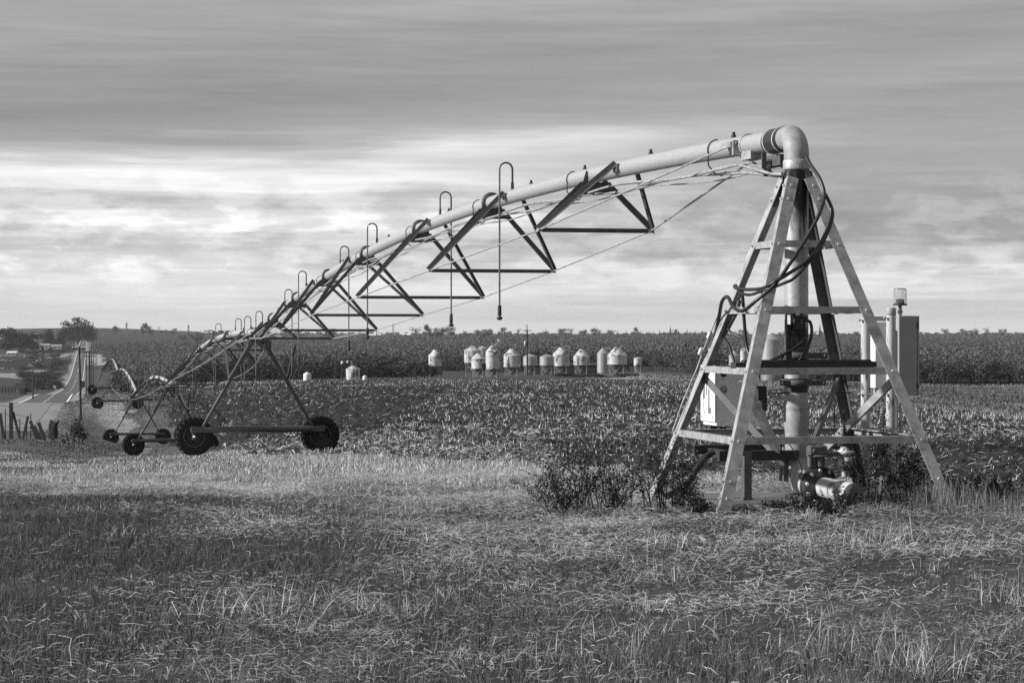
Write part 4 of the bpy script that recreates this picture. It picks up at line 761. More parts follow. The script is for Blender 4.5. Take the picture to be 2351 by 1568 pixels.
for ps, lb in (([(-10, 928), (20, 935), (28, 948), (60, 957), (66, 960)], 'top sagging strand of fence wire'), ([(-10, 949), (12, 950), (24, 958), (44, 968), (56, 975), (70, 982)], 'middle sagging strand of fence wire'), ([(12, 978), (25, 979), (40, 987), (55, 994), (72, 998), (90, 1003)], 'lowest sagging strand of fence wire')):
    o = MB().tube(smooth([P(u, v, FD) for u, v in ps]), .012, 6).build('fence_wire', M['iron']); tag(o, lb, 'wire')
# ------------------------------------------------------------------ trees
def quads(c, s, rng, flat=0):       # random leaf quads at centres c with sizes s
    n_ = len(c); a = rng.normal(size=(n_, 3)); a /= np.linalg.norm(a, axis=1)[:, None]; b = rng.normal(size=(n_, 3)); b -= a*(a*b).sum(1)[:, None]; b /= np.linalg.norm(b, axis=1)[:, None]
    a *= s[:, None]*.5; b *= (s*rng.uniform(.45, .8, n_))[:, None]*.5
    v = np.stack([c-a-b*.6, c+a*.2-b, c+a+b*.6, c-a*.2+b], 1).reshape(-1, 3); return v
def cloudpts(lobes, n_, rng, shell=.55):
    lob = np.array(lobes, float); vol = lob[:, 3]*lob[:, 4]*lob[:, 5]; pk = rng.choice(len(lob), n_, p=vol/vol.sum()); d = rng.normal(size=(n_, 3)); d /= np.linalg.norm(d, axis=1)[:, None]
    r_ = rng.uniform(0, 1, n_)**(shell)*rng.uniform(.85, 1.12, n_); return lob[pk, :3]+d*r_[:, None]*lob[pk, 3:]
def crownmesh(nm, lobes, n_, s, mt, seed, thin=None):
    rng = np.random.default_rng(seed); c = cloudpts(lobes, n_, rng); c = c[c[:, 2] > .06]; v = quads(c, rng.uniform(.6, 1.4, len(c))*s, rng); k = np.arange(len(c)*4)
    tn = np.repeat(np.clip(.5+.9*(fbm(c[:, 0]*9+seed, c[:, 2]*9+c[:, 1]*7)-.5)+rng.normal(0, .18, len(c)), 0, 1), 4)
    o = npmesh(nm, v, k, np.full(len(c), 4), mt, tn); me = o.data; bpy.data.objects.remove(o); return me
def trunkmesh(seed, h=.5, r_=.025, nb=6, sp=.22):
    rnd = random.Random(seed); m = MB(); m.tube([V((0, 0, -.05)), V((.01, 0, h*.5)), V((0, .01, h))], [r_*1.3, r_, r_*.6], 8)
    for i in range(nb):
        a = rnd.uniform(0, 2*PI); z = h*rnd.uniform(.45, .95); e = V((math.cos(a)*sp*rnd.uniform(.6, 1.2), math.sin(a)*sp*rnd.uniform(.6, 1.2), z+rnd.uniform(.15, .35)))
        m.tube([V((0, 0, z)), V((e.x*.5, e.y*.5, z+(e.z-z)*.4)), e], [r_*.5, r_*.35, r_*.12], 6)
    o = m.build('trunk', M['bark']); me = o.data; bpy.data.objects.remove(o); return me
rl = random.Random(5)
def lobes(n_, zc, sx, sz, rr_, seed): q = random.Random(seed); return [(q.uniform(-sx, sx), q.uniform(-sx, sx), zc+q.uniform(-sz, sz), rr_*q.uniform(.7, 1.25), rr_*q.uniform(.7, 1.25), rr_*q.uniform(.6, 1.0)) for _ in range(n_)]
KIND = {}
for i in range(3): KIND['broad%d' % i] = (trunkmesh(i, .45), crownmesh('crown', lobes(11, .58, .30, .22, .20, 40+i), 1100, .055, M['leaf'], 60+i))
KIND['dense'] = (trunkmesh(9, .3), crownmesh('crown', lobes(18, .46, .44, .28, .22, 77), 6500, .055, M['leafd'], 78))
KIND['euc'] = (trunkmesh(12, .6), crownmesh('crown', [(-.34, 0, .74, .15, .15, .13), (-.02, .05, .86, .19, .19, .14), (.22, 0, .78, .16, .16, .13), (.0, 0, .62, .42, .3, .16), (.34, 0, .50, .24, .2, .22), (-.30, 0, .44, .26, .22, .22), (.05, 0, .34, .44, .28, .22), (.34, .1, .26, .22, .2, .2), (-.1, 0, .2, .3, .2, .16)], 4200, .05, M['leafd'], 31))
for i in range(2): KIND['conifer%d' % i] = (trunkmesh(20+i, .5, .02, 0), crownmesh('crown', [(0, 0, .12+.085*k, .17*(1-k/10.5), .17*(1-k/10.5), .08) for k in range(11)], 700, .05, M['leafd'], 90+i))
for i in range(4): KIND['orch%d' % i] = (trunkmesh(30+i, .4, .02, 9, .3), crownmesh('crown', lobes(12, .52, .40, .26, .24, 110+i), 1900, .048, M['orch'], 120+i))
KIND['bush'] = (trunkmesh(50, .3, .03, 6, .3), crownmesh('crown', lobes(8, .40, .42, .15, .32, 130), 700, .08, M['leafd'], 131))
KIND['bare'] = (trunkmesh(55, .75, .02, 22, .26), crownmesh('crown', lobes(6, .62, .25, .2, .2, 133), 130, .05, M['bark'], 134))
def tree(nm, kind, loc, H, W, lb, cat='tree', grp=None, rz=None):
    r_ = bpy.data.objects.new(nm, None); COL.objects.link(r_); r_.empty_display_size = .1; r_.location = loc; r_.scale = (W, W, H); r_.rotation_euler = (0, 0, random.uniform(0, 6.3) if rz is None else rz); tag(r_, lb, cat, grp)
    for pn, me in zip(('trunk', 'crown'), KIND[kind]): o = bpy.data.objects.new(pn, me); COL.objects.link(o); o.parent = r_
def treeuv(nm, kind, u, vt, vb, wu, lb, Y=None, ys=(300, 4500), **k):
    g = on(u, Y) if Y else gnd(u, vb, *ys); kk = g.y/F; H = max(2, (zof(vt, g.y)-g.z)); tree(nm, kind, g, H, wu*kk*1.0, lb, **k)
treeuv('broad_tree', 'dense', 45, 747, 808, 84, 'large dark bushy tree at the left edge by the barn', ys=(1200, 2600), rz=0)
treeuv('broad_tree', 'dense', 122, 752, 800, 50, 'smaller dark bushy tree right of the large left one', ys=(1300, 2800), rz=2)
treeuv('eucalyptus_tree', 'euc', 178, 727, 789, 82, 'tall lobed eucalyptus at the end of the road, highest on the skyline', Y=2450, rz=0)
treeuv('pruned_tree', 'broad0', 97, 788, 806, 12, 'small dark ball shaped tree in front of the pale house', Y=1500)
for u, vt, vb, w_ in ((52, 797, 812, 22), (75, 800, 812, 30), (95, 801, 811, 26), (70, 806, 815, 20)): treeuv('hedge_bush', 'bush', u, vt, vb, w_, 'dark hedge bush between the cattle pen and the left trees', cat='bush', grp='dark hedge by the left trees', ys=(1100, 2600))
for u, vt, vb, w_, kd, lb in ((1159, 796, 850, 26, 'dense', 'dark tree behind the dish topped bin'), (1190, 800, 850, 20, 'bare', 'thin twiggy tree left of the transformer pole'), (1363, 812, 846, 18, 'dense', 'round dark shrub tree left of the tall zinc silo'), (1445, 811, 846, 16, 'dense', 'round dark shrub tree right of the widest bin'), (1400, 795, 846, 24, 'dense', 'dark tree top showing above the zinc silo'), (1494, 797, 852, 26, 'bare', 'leafless tree right of the smallest feed bin'), (1510, 812, 853, 24, 'orch1', 'small leafy tree beside the leafless one'), (1028, 829, 864, 30, 'bush', 'dark bush between the lone bin and the row'), (1790, 745, 790, 0, '', ''),):
    if kd: treeuv('yard_tree', kd, u, vt, vb, w_*1.25, lb, ys=(420, 800))
for u, vt, w_, Y, kd, lb in ((1882, 738, 20, 2600, 'conifer0', 'dark pointed conifer seen between standpipe and right legs'), (265, 744, 14, 3300, 'broad1', 'lone small tree on the left hill crest'), (325, 742, 10, 3000, 'broad2', 'slim tree on the hill crest right of the lone one'), (340, 739, 24, 3100, 'broad0', 'larger spreading tree on the hill crest'), (1035, 743, 20, 2700, 'broad1', 'solid dark tree standing right of the white roofed sheds'), (1118, 750, 22, 2700, 'broad2', 'broad dark tree on the horizon above the tall bins'), (985, 742, 22, 2500, 'broad0', 'dark bushy tree behind the longer white roofed shed'), (1010, 745, 26, 2500, 'broad2', 'wide bushy tree in the grove right of the long shed'), (955, 748, 34, 2500, 'bare', 'pale leafless grove tree behind the white roofed shed')): treeuv('broad_tree' if 'con' not in kd else 'conifer_tree', kd, u, vt, 0, w_*1.5, lb, Y=Y)
rr_ = random.Random(3)
for i in range(170):
    Y = rr_.uniform(2500, 4300); u = rr_.uniform(360, 2370); kd = rr_.choice(['broad0', 'broad1', 'broad2', 'broad1', 'conifer0', 'conifer1', 'bare']); H = rr_.uniform(5, 11+8*rr_.random()**2)*(1.15 if 'con' in kd else 1); W = H*rr_.uniform(.7, 1.5)*(.7 if 'con' in kd else 1)
    tree('horizon_tree', kd, on(u, Y), H, W, 'hazy tree in the broken tree line along the far horizon', grp='trees along the far horizon')
# roadside shrubs
for i in range(60):
    Y = math.exp(rr_.uniform(math.log(880), math.log(2300))); X = ROADX(Y)-rr_.uniform(8, 34)*(Y/1400)
    tree('roadside_shrub', 'bush', V((X, Y, tz(X, Y))), rr_.uniform(2.5, 5), rr_.uniform(5, 9), 'dark shrub in the scrub on the left verge of the road', 'shrub', 'scrub on the left verge of the road')
for i in range(46):
    Y = rr_.uniform(480, 1250); X = ROADX(Y)+rr_.uniform(10, 30)+rr_.random()**2*110*(Y/1000); tree('verge_shrub', 'bush', V((X, Y, tz(X, Y))), rr_.uniform(2, 3.5), rr_.uniform(5, 9), 'dark low shrub between the road poles and the orchard', 'shrub', 'shrubs between the road and the orchard')
for i in range(26):
    u = rr_.uniform(430, 975); Y = rr_.uniform(430, 540); H = rr_.uniform(2.5, 5); tree('field_edge_shrub', 'bush', on(u, Y), H, H*rr_.uniform(1.2, 2.2), 'dark shrub in the thicket just beyond the ploughed field', 'shrub', 'thicket beyond the ploughed field')
for i in range(9):
    u = rr_.uniform(1250, 1480); g = gnd(u, rr_.uniform(864, 870), 330, 500); tree('yard_shrub', 'bush', g, rr_.uniform(.6, 1.2), rr_.uniform(2.5, 4.5), 'low scrubby bush in front of the feed bins', 'shrub', 'low bushes before the feed bins')
# orchard
def gridpts(y0, y1, s_, jit):
    xs = np.arange(-.22*y1, .30*y1, s_); ys = np.arange(y0, y1, s_); X, Y = np.meshgrid(xs, ys); X = X.ravel()+RNG.normal(0, jit, X.size); Y = Y.ravel()+RNG.normal(0, jit, Y.size); k = orchard_ok(X, Y) & (np.abs(X/Y-.02) < .27) & (fbm(X/70, Y/70) > .33); return X[k], Y[k]
X1, Y1 = gridpts(480, 900, 6.8, 1.7)
dist = Y1-np.interp(U0+F*X1/Y1, FRU, FRY); order = np.argsort(dist+Y1*.12); ind = order[:280]; rest = order[280:]
for i in ind:
    X, Y = X1[i], Y1[i]; H = rr_.uniform(5.6, 8); tree('orchard_tree', 'orch%d' % rr_.randrange(4), V((X, Y, tz(X, Y))), H, H*rr_.uniform(1.15, 1.6), 'grey twiggy orchard tree in the front rows of the orchard', grp='front rows of the orchard')
def orchard_mass(X, Y, nq, s, h0, h1):
    n_ = len(X); Z = terr(X, Y); H = RNG.uniform(h0, h1, n_); d = RNG.normal(size=(n_, nq, 3)); d /= np.linalg.norm(d, axis=2)[:, :, None]; d *= (RNG.uniform(0, 1, (n_, nq))**.45)[:, :, None]
    c = np.stack([X[:, None]+d[:, :, 0]*H[:, None]*.56, Y[:, None]+d[:, :, 1]*H[:, None]*.56, Z[:, None]+H[:, None]*(.60+.42*d[:, :, 2]*RNG.uniform(.8, 1.15, (n_, 1)))], 2).reshape(-1, 3)
    sz = RNG.uniform(.6, 1.4, len(c))*s; tn = np.clip(np.repeat(.5+.9*(fbm(X/40, Y/80)-.5)+RNG.normal(0, .08, n_), nq)+RNG.normal(0, .06, len(c)), 0, 1)
    return quads(c, sz, RNG), np.repeat(tn, 4)
vs, ts_ = [], []
for X, Y, nq, s, a_, b_ in ((X1[rest], Y1[rest], 110, .75, 5.2, 8), (*gridpts(900, 1600, 8.0, 3), 70, .85, 4.6, 8.4), (*gridpts(1600, 3000, 13, 5), 46, 1.15, 3.4, 5.4)):
    v, t = orchard_mass(X, Y, nq, s, a_, b_); vs.append(v); ts_.append(t)
v = np.concatenate(vs); o = npmesh('orchard', v, np.arange(len(v)), np.full(len(v)//4, 4), M['orch'], np.concatenate(ts_)); tag(o, 'grey brown orchard canopy spreading over the valley to the horizon', 'orchard', kind='stuff')
X = RNG.uniform(-1100, 1200, 2600); Y = RNG.uniform(3000, 4600, 2600); k = (np.abs(X/Y) < .27) & (U0+F*X/Y > 470) & (fbm(X/160, Y/200) > .55); v, t = orchard_mass(X[k], Y[k], 22, 2.6, 3, 6.5); o = npmesh('far_woods', v, np.arange(len(v)), np.full(len(v)//4, 4), M['leaf'], t); tag(o, 'thin hazy belt of woods under the far horizon', 'woods', kind='stuff')
# ------------------------------------------------------------------ grass, straw, stubble, clods
def blades(nm, X, Y, h, w_, lean, mt, tone, lb, cat, sink=.02):
    h = h*np.where((X < -6) & (Y > 52) & (Y < 240), .55, 1)
    n_ = len(X); Z = terr(X, Y)-sink; th = RNG.uniform(0, 2*PI, n_); ld = RNG.uniform(0, 2*PI, n_); lx = np.cos(ld)*lean*h; ly = np.sin(ld)*lean*h; wx = np.cos(th)*w_*.5; wy = np.sin(th)*w_*.5
    hz = h*np.sqrt(np.clip(1-np.minimum(lean, .97)**2, .05, 1))
    p = np.stack([X, Y, Z], 1); W = np.stack([wx, wy, 0*wx], 1); m = p+np.stack([lx*.42, ly*.42, hz*.56], 1); t = p+np.stack([lx, ly, hz], 1)
    v = np.stack([p-W, p+W, m-W*.75, m+W*.75, t], 1).reshape(-1, 3); b = np.arange(n_)[:, None]*5; lp = np.concatenate([b+np.array([[0, 1, 3, 2]]), b+np.array([[2, 3, 4]])], 1).ravel()
    o = npmesh(nm, v, lp, np.tile([4, 3], n_), mt, np.repeat(tone, 5)); return tag(o, lb, cat, kind='stuff')
def lying(nm, X, Y, L_, w_, mt, tone, lb, cat, tilt=.18, lift=.02):
    n_ = len(X); Z = terr(X, Y)+lift*RNG.uniform(.2, 2.2, n_); a = RNG.uniform(0, 2*PI, n_); e = RNG.normal(0, tilt, n_); d = np.stack([np.cos(a)*np.cos(e), np.sin(a)*np.cos(e), np.sin(e)], 1)*(L_*.5)[:, None]
    s = np.stack([-np.sin(a), np.cos(a), RNG.normal(0, .5, n_)], 1); s /= np.linalg.norm(s, axis=1)[:, None]; s *= (w_*.5)[:, None]; p = np.stack([X, Y, Z+np.abs(d[:, 2])*.6], 1); bend = np.stack([RNG.normal(0, .04, n_)*L_, RNG.normal(0, .04, n_)*L_, RNG.uniform(0, .1, n_)*L_], 1)
    v = np.stack([p-d-s, p-d+s, p+bend-s, p+bend+s, p+d-s*.6, p+d+s*.6], 1).reshape(-1, 3); b = np.arange(n_)[:, None]*6; lp = np.concatenate([b+np.array([[0, 1, 3, 2]]), b+np.array([[2, 3, 5, 4]])], 1).ravel()
    o = npmesh(nm, v, lp, np.full(2*n_, 4), mt, np.repeat(tone, 6)); return tag(o, lb, cat, kind='stuff')
def scat(n_, y0, y1, amin=-.27, amax=.27, p=1):   # spread over the view's ground, thinning with distance
    y = (RNG.uniform(0, 1, n_)*(y1**(p+1)-y0**(p+1))+y0**(p+1))**(1/(p+1)) if p > -1 else np.exp(RNG.uniform(math.log(y0), math.log(y1), n_)); return RNG.uniform(amin, amax, n_)*y, y
foot = Lp(-1.22, -1.22, 0); onpad = lambda X, Y: (np.hypot(X-foot.x, (Y-foot.y+.25)*.7) < .30) | (np.abs((X-2.9)*E1.x+(Y-23)*E1.y) < 1.02) & (np.abs((X-2.9)*E2.x+(Y-23)*E2.y+.1) < .97)
dens = lambda X, Y: fbm(X/1.6+3, Y/2.2, 3)
dryn = lambda X, Y: np.clip((sstep(.42, .64, fbm(X/2.2+11, Y/3.5, 4))*.85+.5*sstep(-.12, .02, X/Y))*(.25+.75*sstep(-.20, -.02, X/Y+.25*sstep(17, 30, Y)))+.85*sstep(13, 36, Y)*sstep(-.24, -.08, X/Y)*(.35+.65*np.clip(sstep(.36, .58, fbm(X/2.7+31, Y/4, 4))+sstep(30, 42, Y), 0, 1)), 0, 1)
# near green grass
X, Y = scat(1000000, 10.2, 44, -.26, .26, .75); k = ~onpad(X, Y) & ~infield(X, Y) & (RNG.random(len(X)) < (.35+.9*dens(X, Y))*(1-.9*sstep(26, 44, Y))); X, Y = X[k], Y[k]; n_ = len(X)
h = RNG.uniform(.02, .085, n_)*(.35+1.2*dens(X, Y))*(1.15-.65*dryn(X, Y))*(1+1.1*(1-sstep(11, 18, Y))); blades('short_grass', X, Y, h, RNG.uniform(.0025, .0052, n_), RNG.uniform(.1, .85, n_), M['grass'], np.clip(.22+.8*dryn(X, Y)*RNG.random(n_)+.25*(fbm(X/1.3, Y/1.9, 3)-.5)+RNG.normal(0, .16, n_), 0, 1), 'short green and fading grass covering the foreground', 'grass')
# near dry straw lying about
X, Y = scat(420000, 10.2, 38, -.26, .26); k = ~onpad(X, Y) & ~infield(X, Y) & (RNG.random(len(X)) < .05+.95*dryn(X, Y)*(.15+.85*sstep(.38, .6, dens(X+50, Y)))); X, Y = X[k], Y[k]; n_ = len(X)
lying('fallen_straw', X, Y, RNG.uniform(.02, .06, n_)+RNG.gamma(1., .03, n_), RNG.uniform(.002, .004, n_), M['straw'], np.clip(.08+.42*sstep(.32, .66, fbm(X/1.1+5, Y/1.7, 3))*(.4+.6*dryn(X, Y))+RNG.gamma(1.2, .10, n_), 0, 1), 'pale fallen straw and dead stalks matted over the foreground', 'straw', .25, .032)
for a0, a1 in ((-.60, -.255), (.255, .60)):   # the same turf carried on beyond the frame's edges
    X, Y = scat(150000, 7, 44, a0, a1, .6); k = ~infield(X, Y); X, Y = X[k], Y[k]; n_ = len(X)
    blades('short_grass', X, Y, RNG.uniform(.03, .14, n_)*(.4+1.1*dens(X, Y)), RNG.uniform(.004, .009, n_), RNG.uniform(.1, .85, n_), M['grass'], np.clip(RNG.normal(.45, .25, n_), 0, 1), 'short fading turf on the outer sides of the foreground', 'grass')
    X, Y = scat(60000, 7, 44, a0, a1, .6); k = ~infield(X, Y); X, Y = X[k], Y[k]; n_ = len(X)
    lying('fallen_straw', X, Y, RNG.uniform(.03, .14, n_), RNG.uniform(.003, .006, n_), M['straw'], np.clip(RNG.gamma(1.6, .2, n_), 0, 1), 'pale straw on the outer sides of the foreground', 'straw', .25, .032)
# standing dry tufts
tu = []
for i in range(300):
    a_, y_ = RNG.uniform(-.25, .25), RNG.uniform(10.3, 26); x_ = a_*y_
    if bool(onpad(np.array([x_]), np.array([y_]))[0]) or RNG.random() > .15+dryn(np.array([x_]), np.array([y_]))[0]: continue
    q = RNG.integers(8, 60); s_ = RNG.uniform(.03, .12); tu.append((x_+RNG.normal(0, s_, q), y_+RNG.normal(0, s_, q), RNG.uniform(.3, 1, q)*RNG.uniform(.06, .22)))
for u, v_, q, s_, h_ in ((1530, 1330, 120, .16, .25), (590, 1420, 90, .2, .36), (2000, 1270, 120, .3, .30), (1950, 1500, 60, .18, .3), (2130, 1560, 130, .1, .3), (920, 1400, 60, .2, .25), (640, 1320, 5, .05, .42), (1500, 1440, 60, .3, .2), (2330, 1400, 60, .12, .3), (1380, 1520, 60, .25, .25)):
    y_ = 1.75*F/(v_-VH)*1.0; x_ = (u-U0)*y_/F; tu.append((x_+RNG.normal(0, s_, q), y_+RNG.normal(0, s_, q), RNG.uniform(.5, 1, q)*h_))
X, Y, h = (np.concatenate([t[i] for t in tu]) for i in range(3)); n_ = len(X)
blades('dry_grass_tufts', X, Y, h, RNG.uniform(.0028, .006, n_), np.abs(RNG.normal(.5, .28, n_)).clip(0, .97), M['straw'], np.clip(RNG.normal(.35, .22, n_), 0, 1), 'pale dry grass tufts standing up from the foreground turf', 'dry grass')
# middle distance grass
X, Y = scat(330000, 21, 80, -.25, .24, .15); k = ~infield(X, Y) & ~onpad(X, Y) & (RNG.random(len(X)) < (.04+.96*sstep(20, 48, Y))); X, Y = X[k], Y[k]; n_ = len(X); dr = dryn(X, Y)
blades('meadow_grass', X, Y, RNG.uniform(.04, .19, n_)*np.clip(Y/45, .6, 1.3), Y*RNG.uniform(.00018, .0004, n_), RNG.uniform(.1, .9, n_), M['past'], np.clip(.3+.75*dr+RNG.normal(0, .15, n_), 0, 1), 'meadow grass between the foreground and the wheeled towers', 'grass')
k = RNG.random(n_) < .95*dr*sstep(24, 38, Y); X, Y = X[k]+.3, Y[k]; n_ = len(X)
blades('dry_meadow', X, Y, RNG.uniform(.05, .19, n_)*np.clip(Y/45, .6, 1.3), Y*RNG.uniform(.00014, .00032, n_), RNG.uniform(.3, .98, n_), M['straw'], np.clip(RNG.normal(.8, .25, n_), 0, 1), 'bright band of bleached grass along the edge of the ploughed field', 'dry grass')
# far left verge and right pasture
X, Y = scat(150000, 78, 330, -.25, -.10, .2); k = ~infield(X, Y) & (np.abs(X-ROADX(Y)) > 5); X, Y = X[k], Y[k]; n_ = len(X); dr = sstep(.45, .65, fbm(X/7, Y/16, 4))
blades('verge_grass', X, Y, RNG.uniform(.05, .2, n_), Y*RNG.uniform(.0003, .0006, n_), RNG.uniform(.3, .95, n_), M['past'], np.clip(.42+.55*dr+RNG.normal(0, .16, n_), 0, 1), 'rough grass of the verge round the far drive towers', 'grass')
X, Y = scat(16000, 58, 112, -.26, -.155, .2); k = RNG.random(len(X)) < sstep(58, 85, Y)*sstep(.35, .6, fbm(X/5, Y/9, 3)); X, Y = X[k], Y[k]; n_ = len(X); blades('tall_dry_grass', X, Y, RNG.uniform(.08, .36, n_), np.full(n_, .022), RNG.uniform(.1, .9, n_), M['past'], np.clip(RNG.normal(.3, .2, n_), 0, 1), 'tall pale dry grass before the broken fence', 'dry grass')
X, Y = scat(70000, 100, 520, .02, .27, .2); k = ~infield(X, Y) & (X > 20); X, Y = X[k], Y[k]; n_ = len(X); dr = sstep(.42, .7, fbm(X/16, Y/45, 4))
blades('pasture_grass', X, Y, RNG.uniform(.1, .5, n_), Y*RNG.uniform(.0004, .0007, n_), RNG.uniform(.1, .8, n_), M['past'], np.clip(.3+.65*dr+RNG.normal(0, .14, n_), 0, 1), 'rough pasture grass right of the ploughed field', 'grass')
# ploughed field: clods, stubble, trash
X, Y = scat(250000, 24, 330, -.17, .33, -.35); k = infield(X, Y); X, Y = X[k], Y[k]; n_ = len(X); Z = terr(X, Y); s_ = np.minimum(RNG.gamma(2.0, .042, n_)+.03, .25)*np.clip(Y/80, .8, 1.7)
base = np.array([[1, 0, 0], [0, 1, 0], [-1, 0, 0], [0, -1, 0], [.3, .2, 1]]); v = base[None]*s_[:, None, None]*RNG.uniform(.55, 1.35, (n_, 5, 3))*np.array([1.2, 1.2, .62]); a_ = RNG.uniform(0, 6.3, n_); c_, d_ = np.cos(a_)[:, None], np.sin(a_)[:, None]
v = np.stack([v[:, :, 0]*c_-v[:, :, 1]*d_, v[:, :, 0]*d_+v[:, :, 1]*c_, v[:, :, 2]-.02], 2)+np.stack([X, Y, Z], 1)[:, None]; b = np.arange(n_)[:, None]*5
lp = np.concatenate([b+np.array([q]) for q in ([0, 1, 4], [1, 2, 4], [2, 3, 4], [3, 0, 4])], 1).ravel(); o = npmesh('soil_clods', v.reshape(-1, 3), lp, np.full(4*n_, 3), M['clod'], np.repeat(np.clip(RNG.normal(.4, .25, n_), 0, 1), 5)); tag(o, 'dark turned clods of soil in the ploughed field', 'soil', kind='stuff')
X, Y = scat(232000, 24, 330, -.17, .33, -.3); k = infield(X, Y) & (RNG.random(len(X)) < .07+.45*sstep(.38, .64, fbm(X/5, Y/9, 4))+.85*(1-sstep(78, 118, Y))*(X < 1)); X, Y = X[k], Y[k]; n_ = len(X); f_ = np.clip(Y/60, .55, 3.2)
lying('crop_trash', X, Y, RNG.uniform(.06, .30, n_)*np.clip(f_, .6, 1.5), RNG.uniform(.006, .015, n_)*f_, M['stub'], np.clip(RNG.gamma(1.5, .36, n_), 0, 1), 'pale broken stalks strewn over the ploughed field', 'crop residue', .3, .05)
X, Y = scat(112000, 24, 330, -.17, .33, .25); k = infield(X, Y) & (RNG.random(len(X)) < .3+.8*sstep(.4, .6, fbm(X/6+7, Y/12, 3))); X, Y = X[k], Y[k]; n_ = len(X); f_ = np.clip(Y/60, .55, 3)
blades('corn_stubble', X, Y, RNG.uniform(.06, .24, n_)*np.clip(f_, .6, 1.6), RNG.uniform(.009, .02, n_)*f_, np.abs(RNG.normal(.2, .25, n_)).clip(0, .9), M['stub'], np.clip(RNG.normal(.6, .25, n_), 0, 1), 'standing pale corn stubble in the ploughed field', 'stubble')
# straw heaps
for u, v_, w_, h_, lb in ((537, 983, 60, .85, 'larger heap of pale straw behind the nearest tower beam'), (586, 983, 42, .55, 'smaller heap of pale straw right of the larger one')):
    g = gnd(u, v_, 75, 160); r_ = w_*g.y/F/2; n_ = 2600; a_ = RNG.uniform(0, 6.3, n_); q = RNG.uniform(0, 1, n_)**.6; x_ = np.cos(a_)*q*r_; y_ = np.sin(a_)*q*r_; z_ = h_*(1-q**1.6)*(.8+.4*fbm(x_*2, y_*2)); d = RNG.normal(size=(n_, 3)); d /= np.linalg.norm(d, axis=1)[:, None]; d *= .14; s = RNG.normal(size=(n_, 3))*.02; c = np.stack([x_, y_, z_], 1)
    v = np.stack([c-d-s, c-d+s, c+d+s, c+d-s], 1).reshape(-1, 3); o = npmesh('straw_heap', v, np.arange(4*n_), np.full(n_, 4), M['hay'], np.repeat(np.clip(RNG.normal(.5, .25, n_), 0, 1), 4), loc=g); tag(o, lb, 'straw heap')
# weeds
def weed(u, Y, H, W, nl, lb, seed, ls=.020, mt='leafd', loc=None):
    g = on(u, Y); rng = np.random.default_rng(seed); S = thing('weed_bush', g, lb, 'weed'); m = MB(); pts = []
    for i in range(max(8, int(26*W/.5))):
        a_ = rng.uniform(0, 2*PI); rad = W*rng.uniform(.15, 1.0); hh_ = H*rng.uniform(.5, 1.0)*(1-.35*rad/W); b0 = V((rng.normal(0, W*.22), rng.normal(0, W*.15), -.03)); tip = b0+V((math.cos(a_)*rad, math.sin(a_)*rad*.7, hh_)); mid = b0.lerp(tip, .5)+V((0, 0, hh_*.12))
        st = smooth([b0, mid, tip], 5); m.tube([g+p for p in st], [.006-.0045*j/(len(st)-1) for j in range(len(st))], 5)
        pts += [(st, .25)]
        for k in range(5):
            p = st[rng.integers(3, len(st))]; e = p+V((rng.normal(0, .1), rng.normal(0, .08), rng.uniform(.02, .14)))*(H/.6); m.tube([g+p, g+e], [.003, .0012], 4); pts += [([p, e], 0)]
    m.build('stems', M['iron'], S); cs_ = []
    for j in range(nl):
        st, lo = pts[rng.integers(len(pts))]; t = rng.uniform(lo, 1)*(len(st)-1); i = min(int(t), len(st)-2); p = st[i].lerp(st[i+1], t-i); cs_.append((p.x+rng.normal(0, .022), p.y+rng.normal(0, .022), max(.0, p.z+rng.normal(0, .022))))
    c = np.array(cs_); v = quads(c, rng.uniform(.6, 1.5, nl)*ls, rng); npmesh('leaves', v, np.arange(4*nl), np.full(nl, 4), M[mt], np.repeat(rng.uniform(0, 1, nl)**1.3, 4), parent=S)
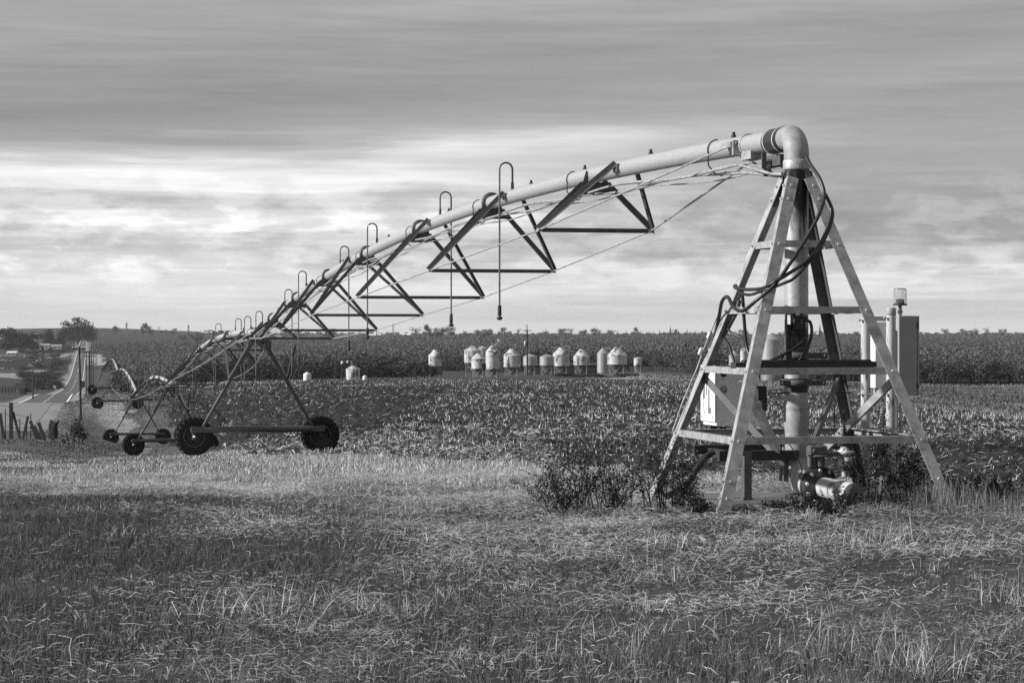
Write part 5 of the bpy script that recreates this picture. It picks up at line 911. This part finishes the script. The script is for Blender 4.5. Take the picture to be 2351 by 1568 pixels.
for i, (u, Y, H, W, nl, lb) in enumerate(((1285, 21.9, .72, .46, 1500, 'spreading dark weed bush, largest of those left of the pyramid'), (1350, 22.2, .95, .42, 1200, 'tall open weed with fine leafy stems left of the pyramid'), (1420, 21.9, .55, .36, 900, 'low dark weed clump between the spreading bush and the left leg'),
        (1515, 21.9, .86, .34, 1500, 'upright leafy weed growing round the left pyramid leg'), (1560, 21.7, .60, .18, 1200, 'slim weed beside the fat hose at the left leg'), (2000, 22.4, .98, .38, 1700, 'tangled tall weed behind the inlet pipe'), (2075, 22.5, .62, .34, 1500, 'dark weed clump between the inlet pipe and right leg'), (2010, 21.7, .24, .26, 900, 'feathery low weed in front of the pipe end'),
        (1830, 21.2, .24, .26, 1300, 'low dark weed before the slab'), (1770, 21.3, .16, .26, 1000, 'low weed just right of the nearest leg foot'), (1600, 21.4, .24, .24, 1000, 'low weed at the slab corner'), (2195, 22.4, .42, .30, 1500, 'weed clump round the foot of the right leg'), (2290, 22.6, .30, .34, 1300, 'low weed on the bank at the right picture edge'), (1895, 20.6, .20, .14, 600, 'small isolated dark weed in the grass before the slab'), (1935, 21.2, .26, .22, 700, 'wiry weed crossing the front of the inlet pipe'))):
    weed(u, Y, H, W, nl, lb, 200+i)
n_ = 3000; X = RNG.normal(4.3, .55, n_); Y = RNG.normal(21.9, .55, n_); blades('rank_grass', X, Y, RNG.uniform(.08, .40, n_)*(.7+.6*np.exp(-((X-4.2)/.35)**2))*RNG.uniform(.4, 1, n_), RNG.uniform(.004, .009, n_), np.abs(RNG.normal(.3, .3, n_)).clip(0, .95), M['past'], np.clip(RNG.normal(.5, .3, n_), 0, 1), 'rank grass and dead stems round the right leg of the pyramid', 'grass')
treeuv('round_bush', 'bush', 180, 968, 998, 34, 'soft round dark bush below the leaning utility pole', Y=125, cat='bush')
g = on(120, 116); o = MB()
ps = smooth([g-UP*.05, g+V((.05, 0, .3)), g+V((.02, 0, .62)), g+V((.12, 0, .95))]); o.tube(ps, .02, 6)
for j in range(3, len(ps), 2):
    for sd in (-1, 1): o.tube([ps[j], ps[j]+V((sd*.16, .05, .08)), ps[j]+V((sd*.22, .02, .2))], [.05, .07, .03], 6)
o = o.build('thistle', M['pole'], None, tuple(g)); tag(o, 'dark dried thistle standing right of the broken fence posts', 'thistle')
# ------------------------------------------------------------------ haze
z0 = float(GZ.min())-1; hz = MB().box(V((0, 4000, (z0+75)/2)), 19600, 27600, 75-z0).build('haze', M['conc']); hm = bpy.data.materials.new('haze_air'); hm.use_nodes = True; n = hm.node_tree
n.nodes.remove(n.nodes['Principled BSDF']); pv = n.nodes.new('ShaderNodeVolumePrincipled'); pv.inputs['Color'].default_value = (.85, .85, .85, 1); pv.inputs['Density'].default_value = .00004; n.links.new(pv.outputs[0], n.nodes['Material Output'].inputs['Volume']); hz.data.materials.clear(); hz.data.materials.append(hm); tag(hz, 'thin pale haze over the whole plain', 'haze', kind='stuff')
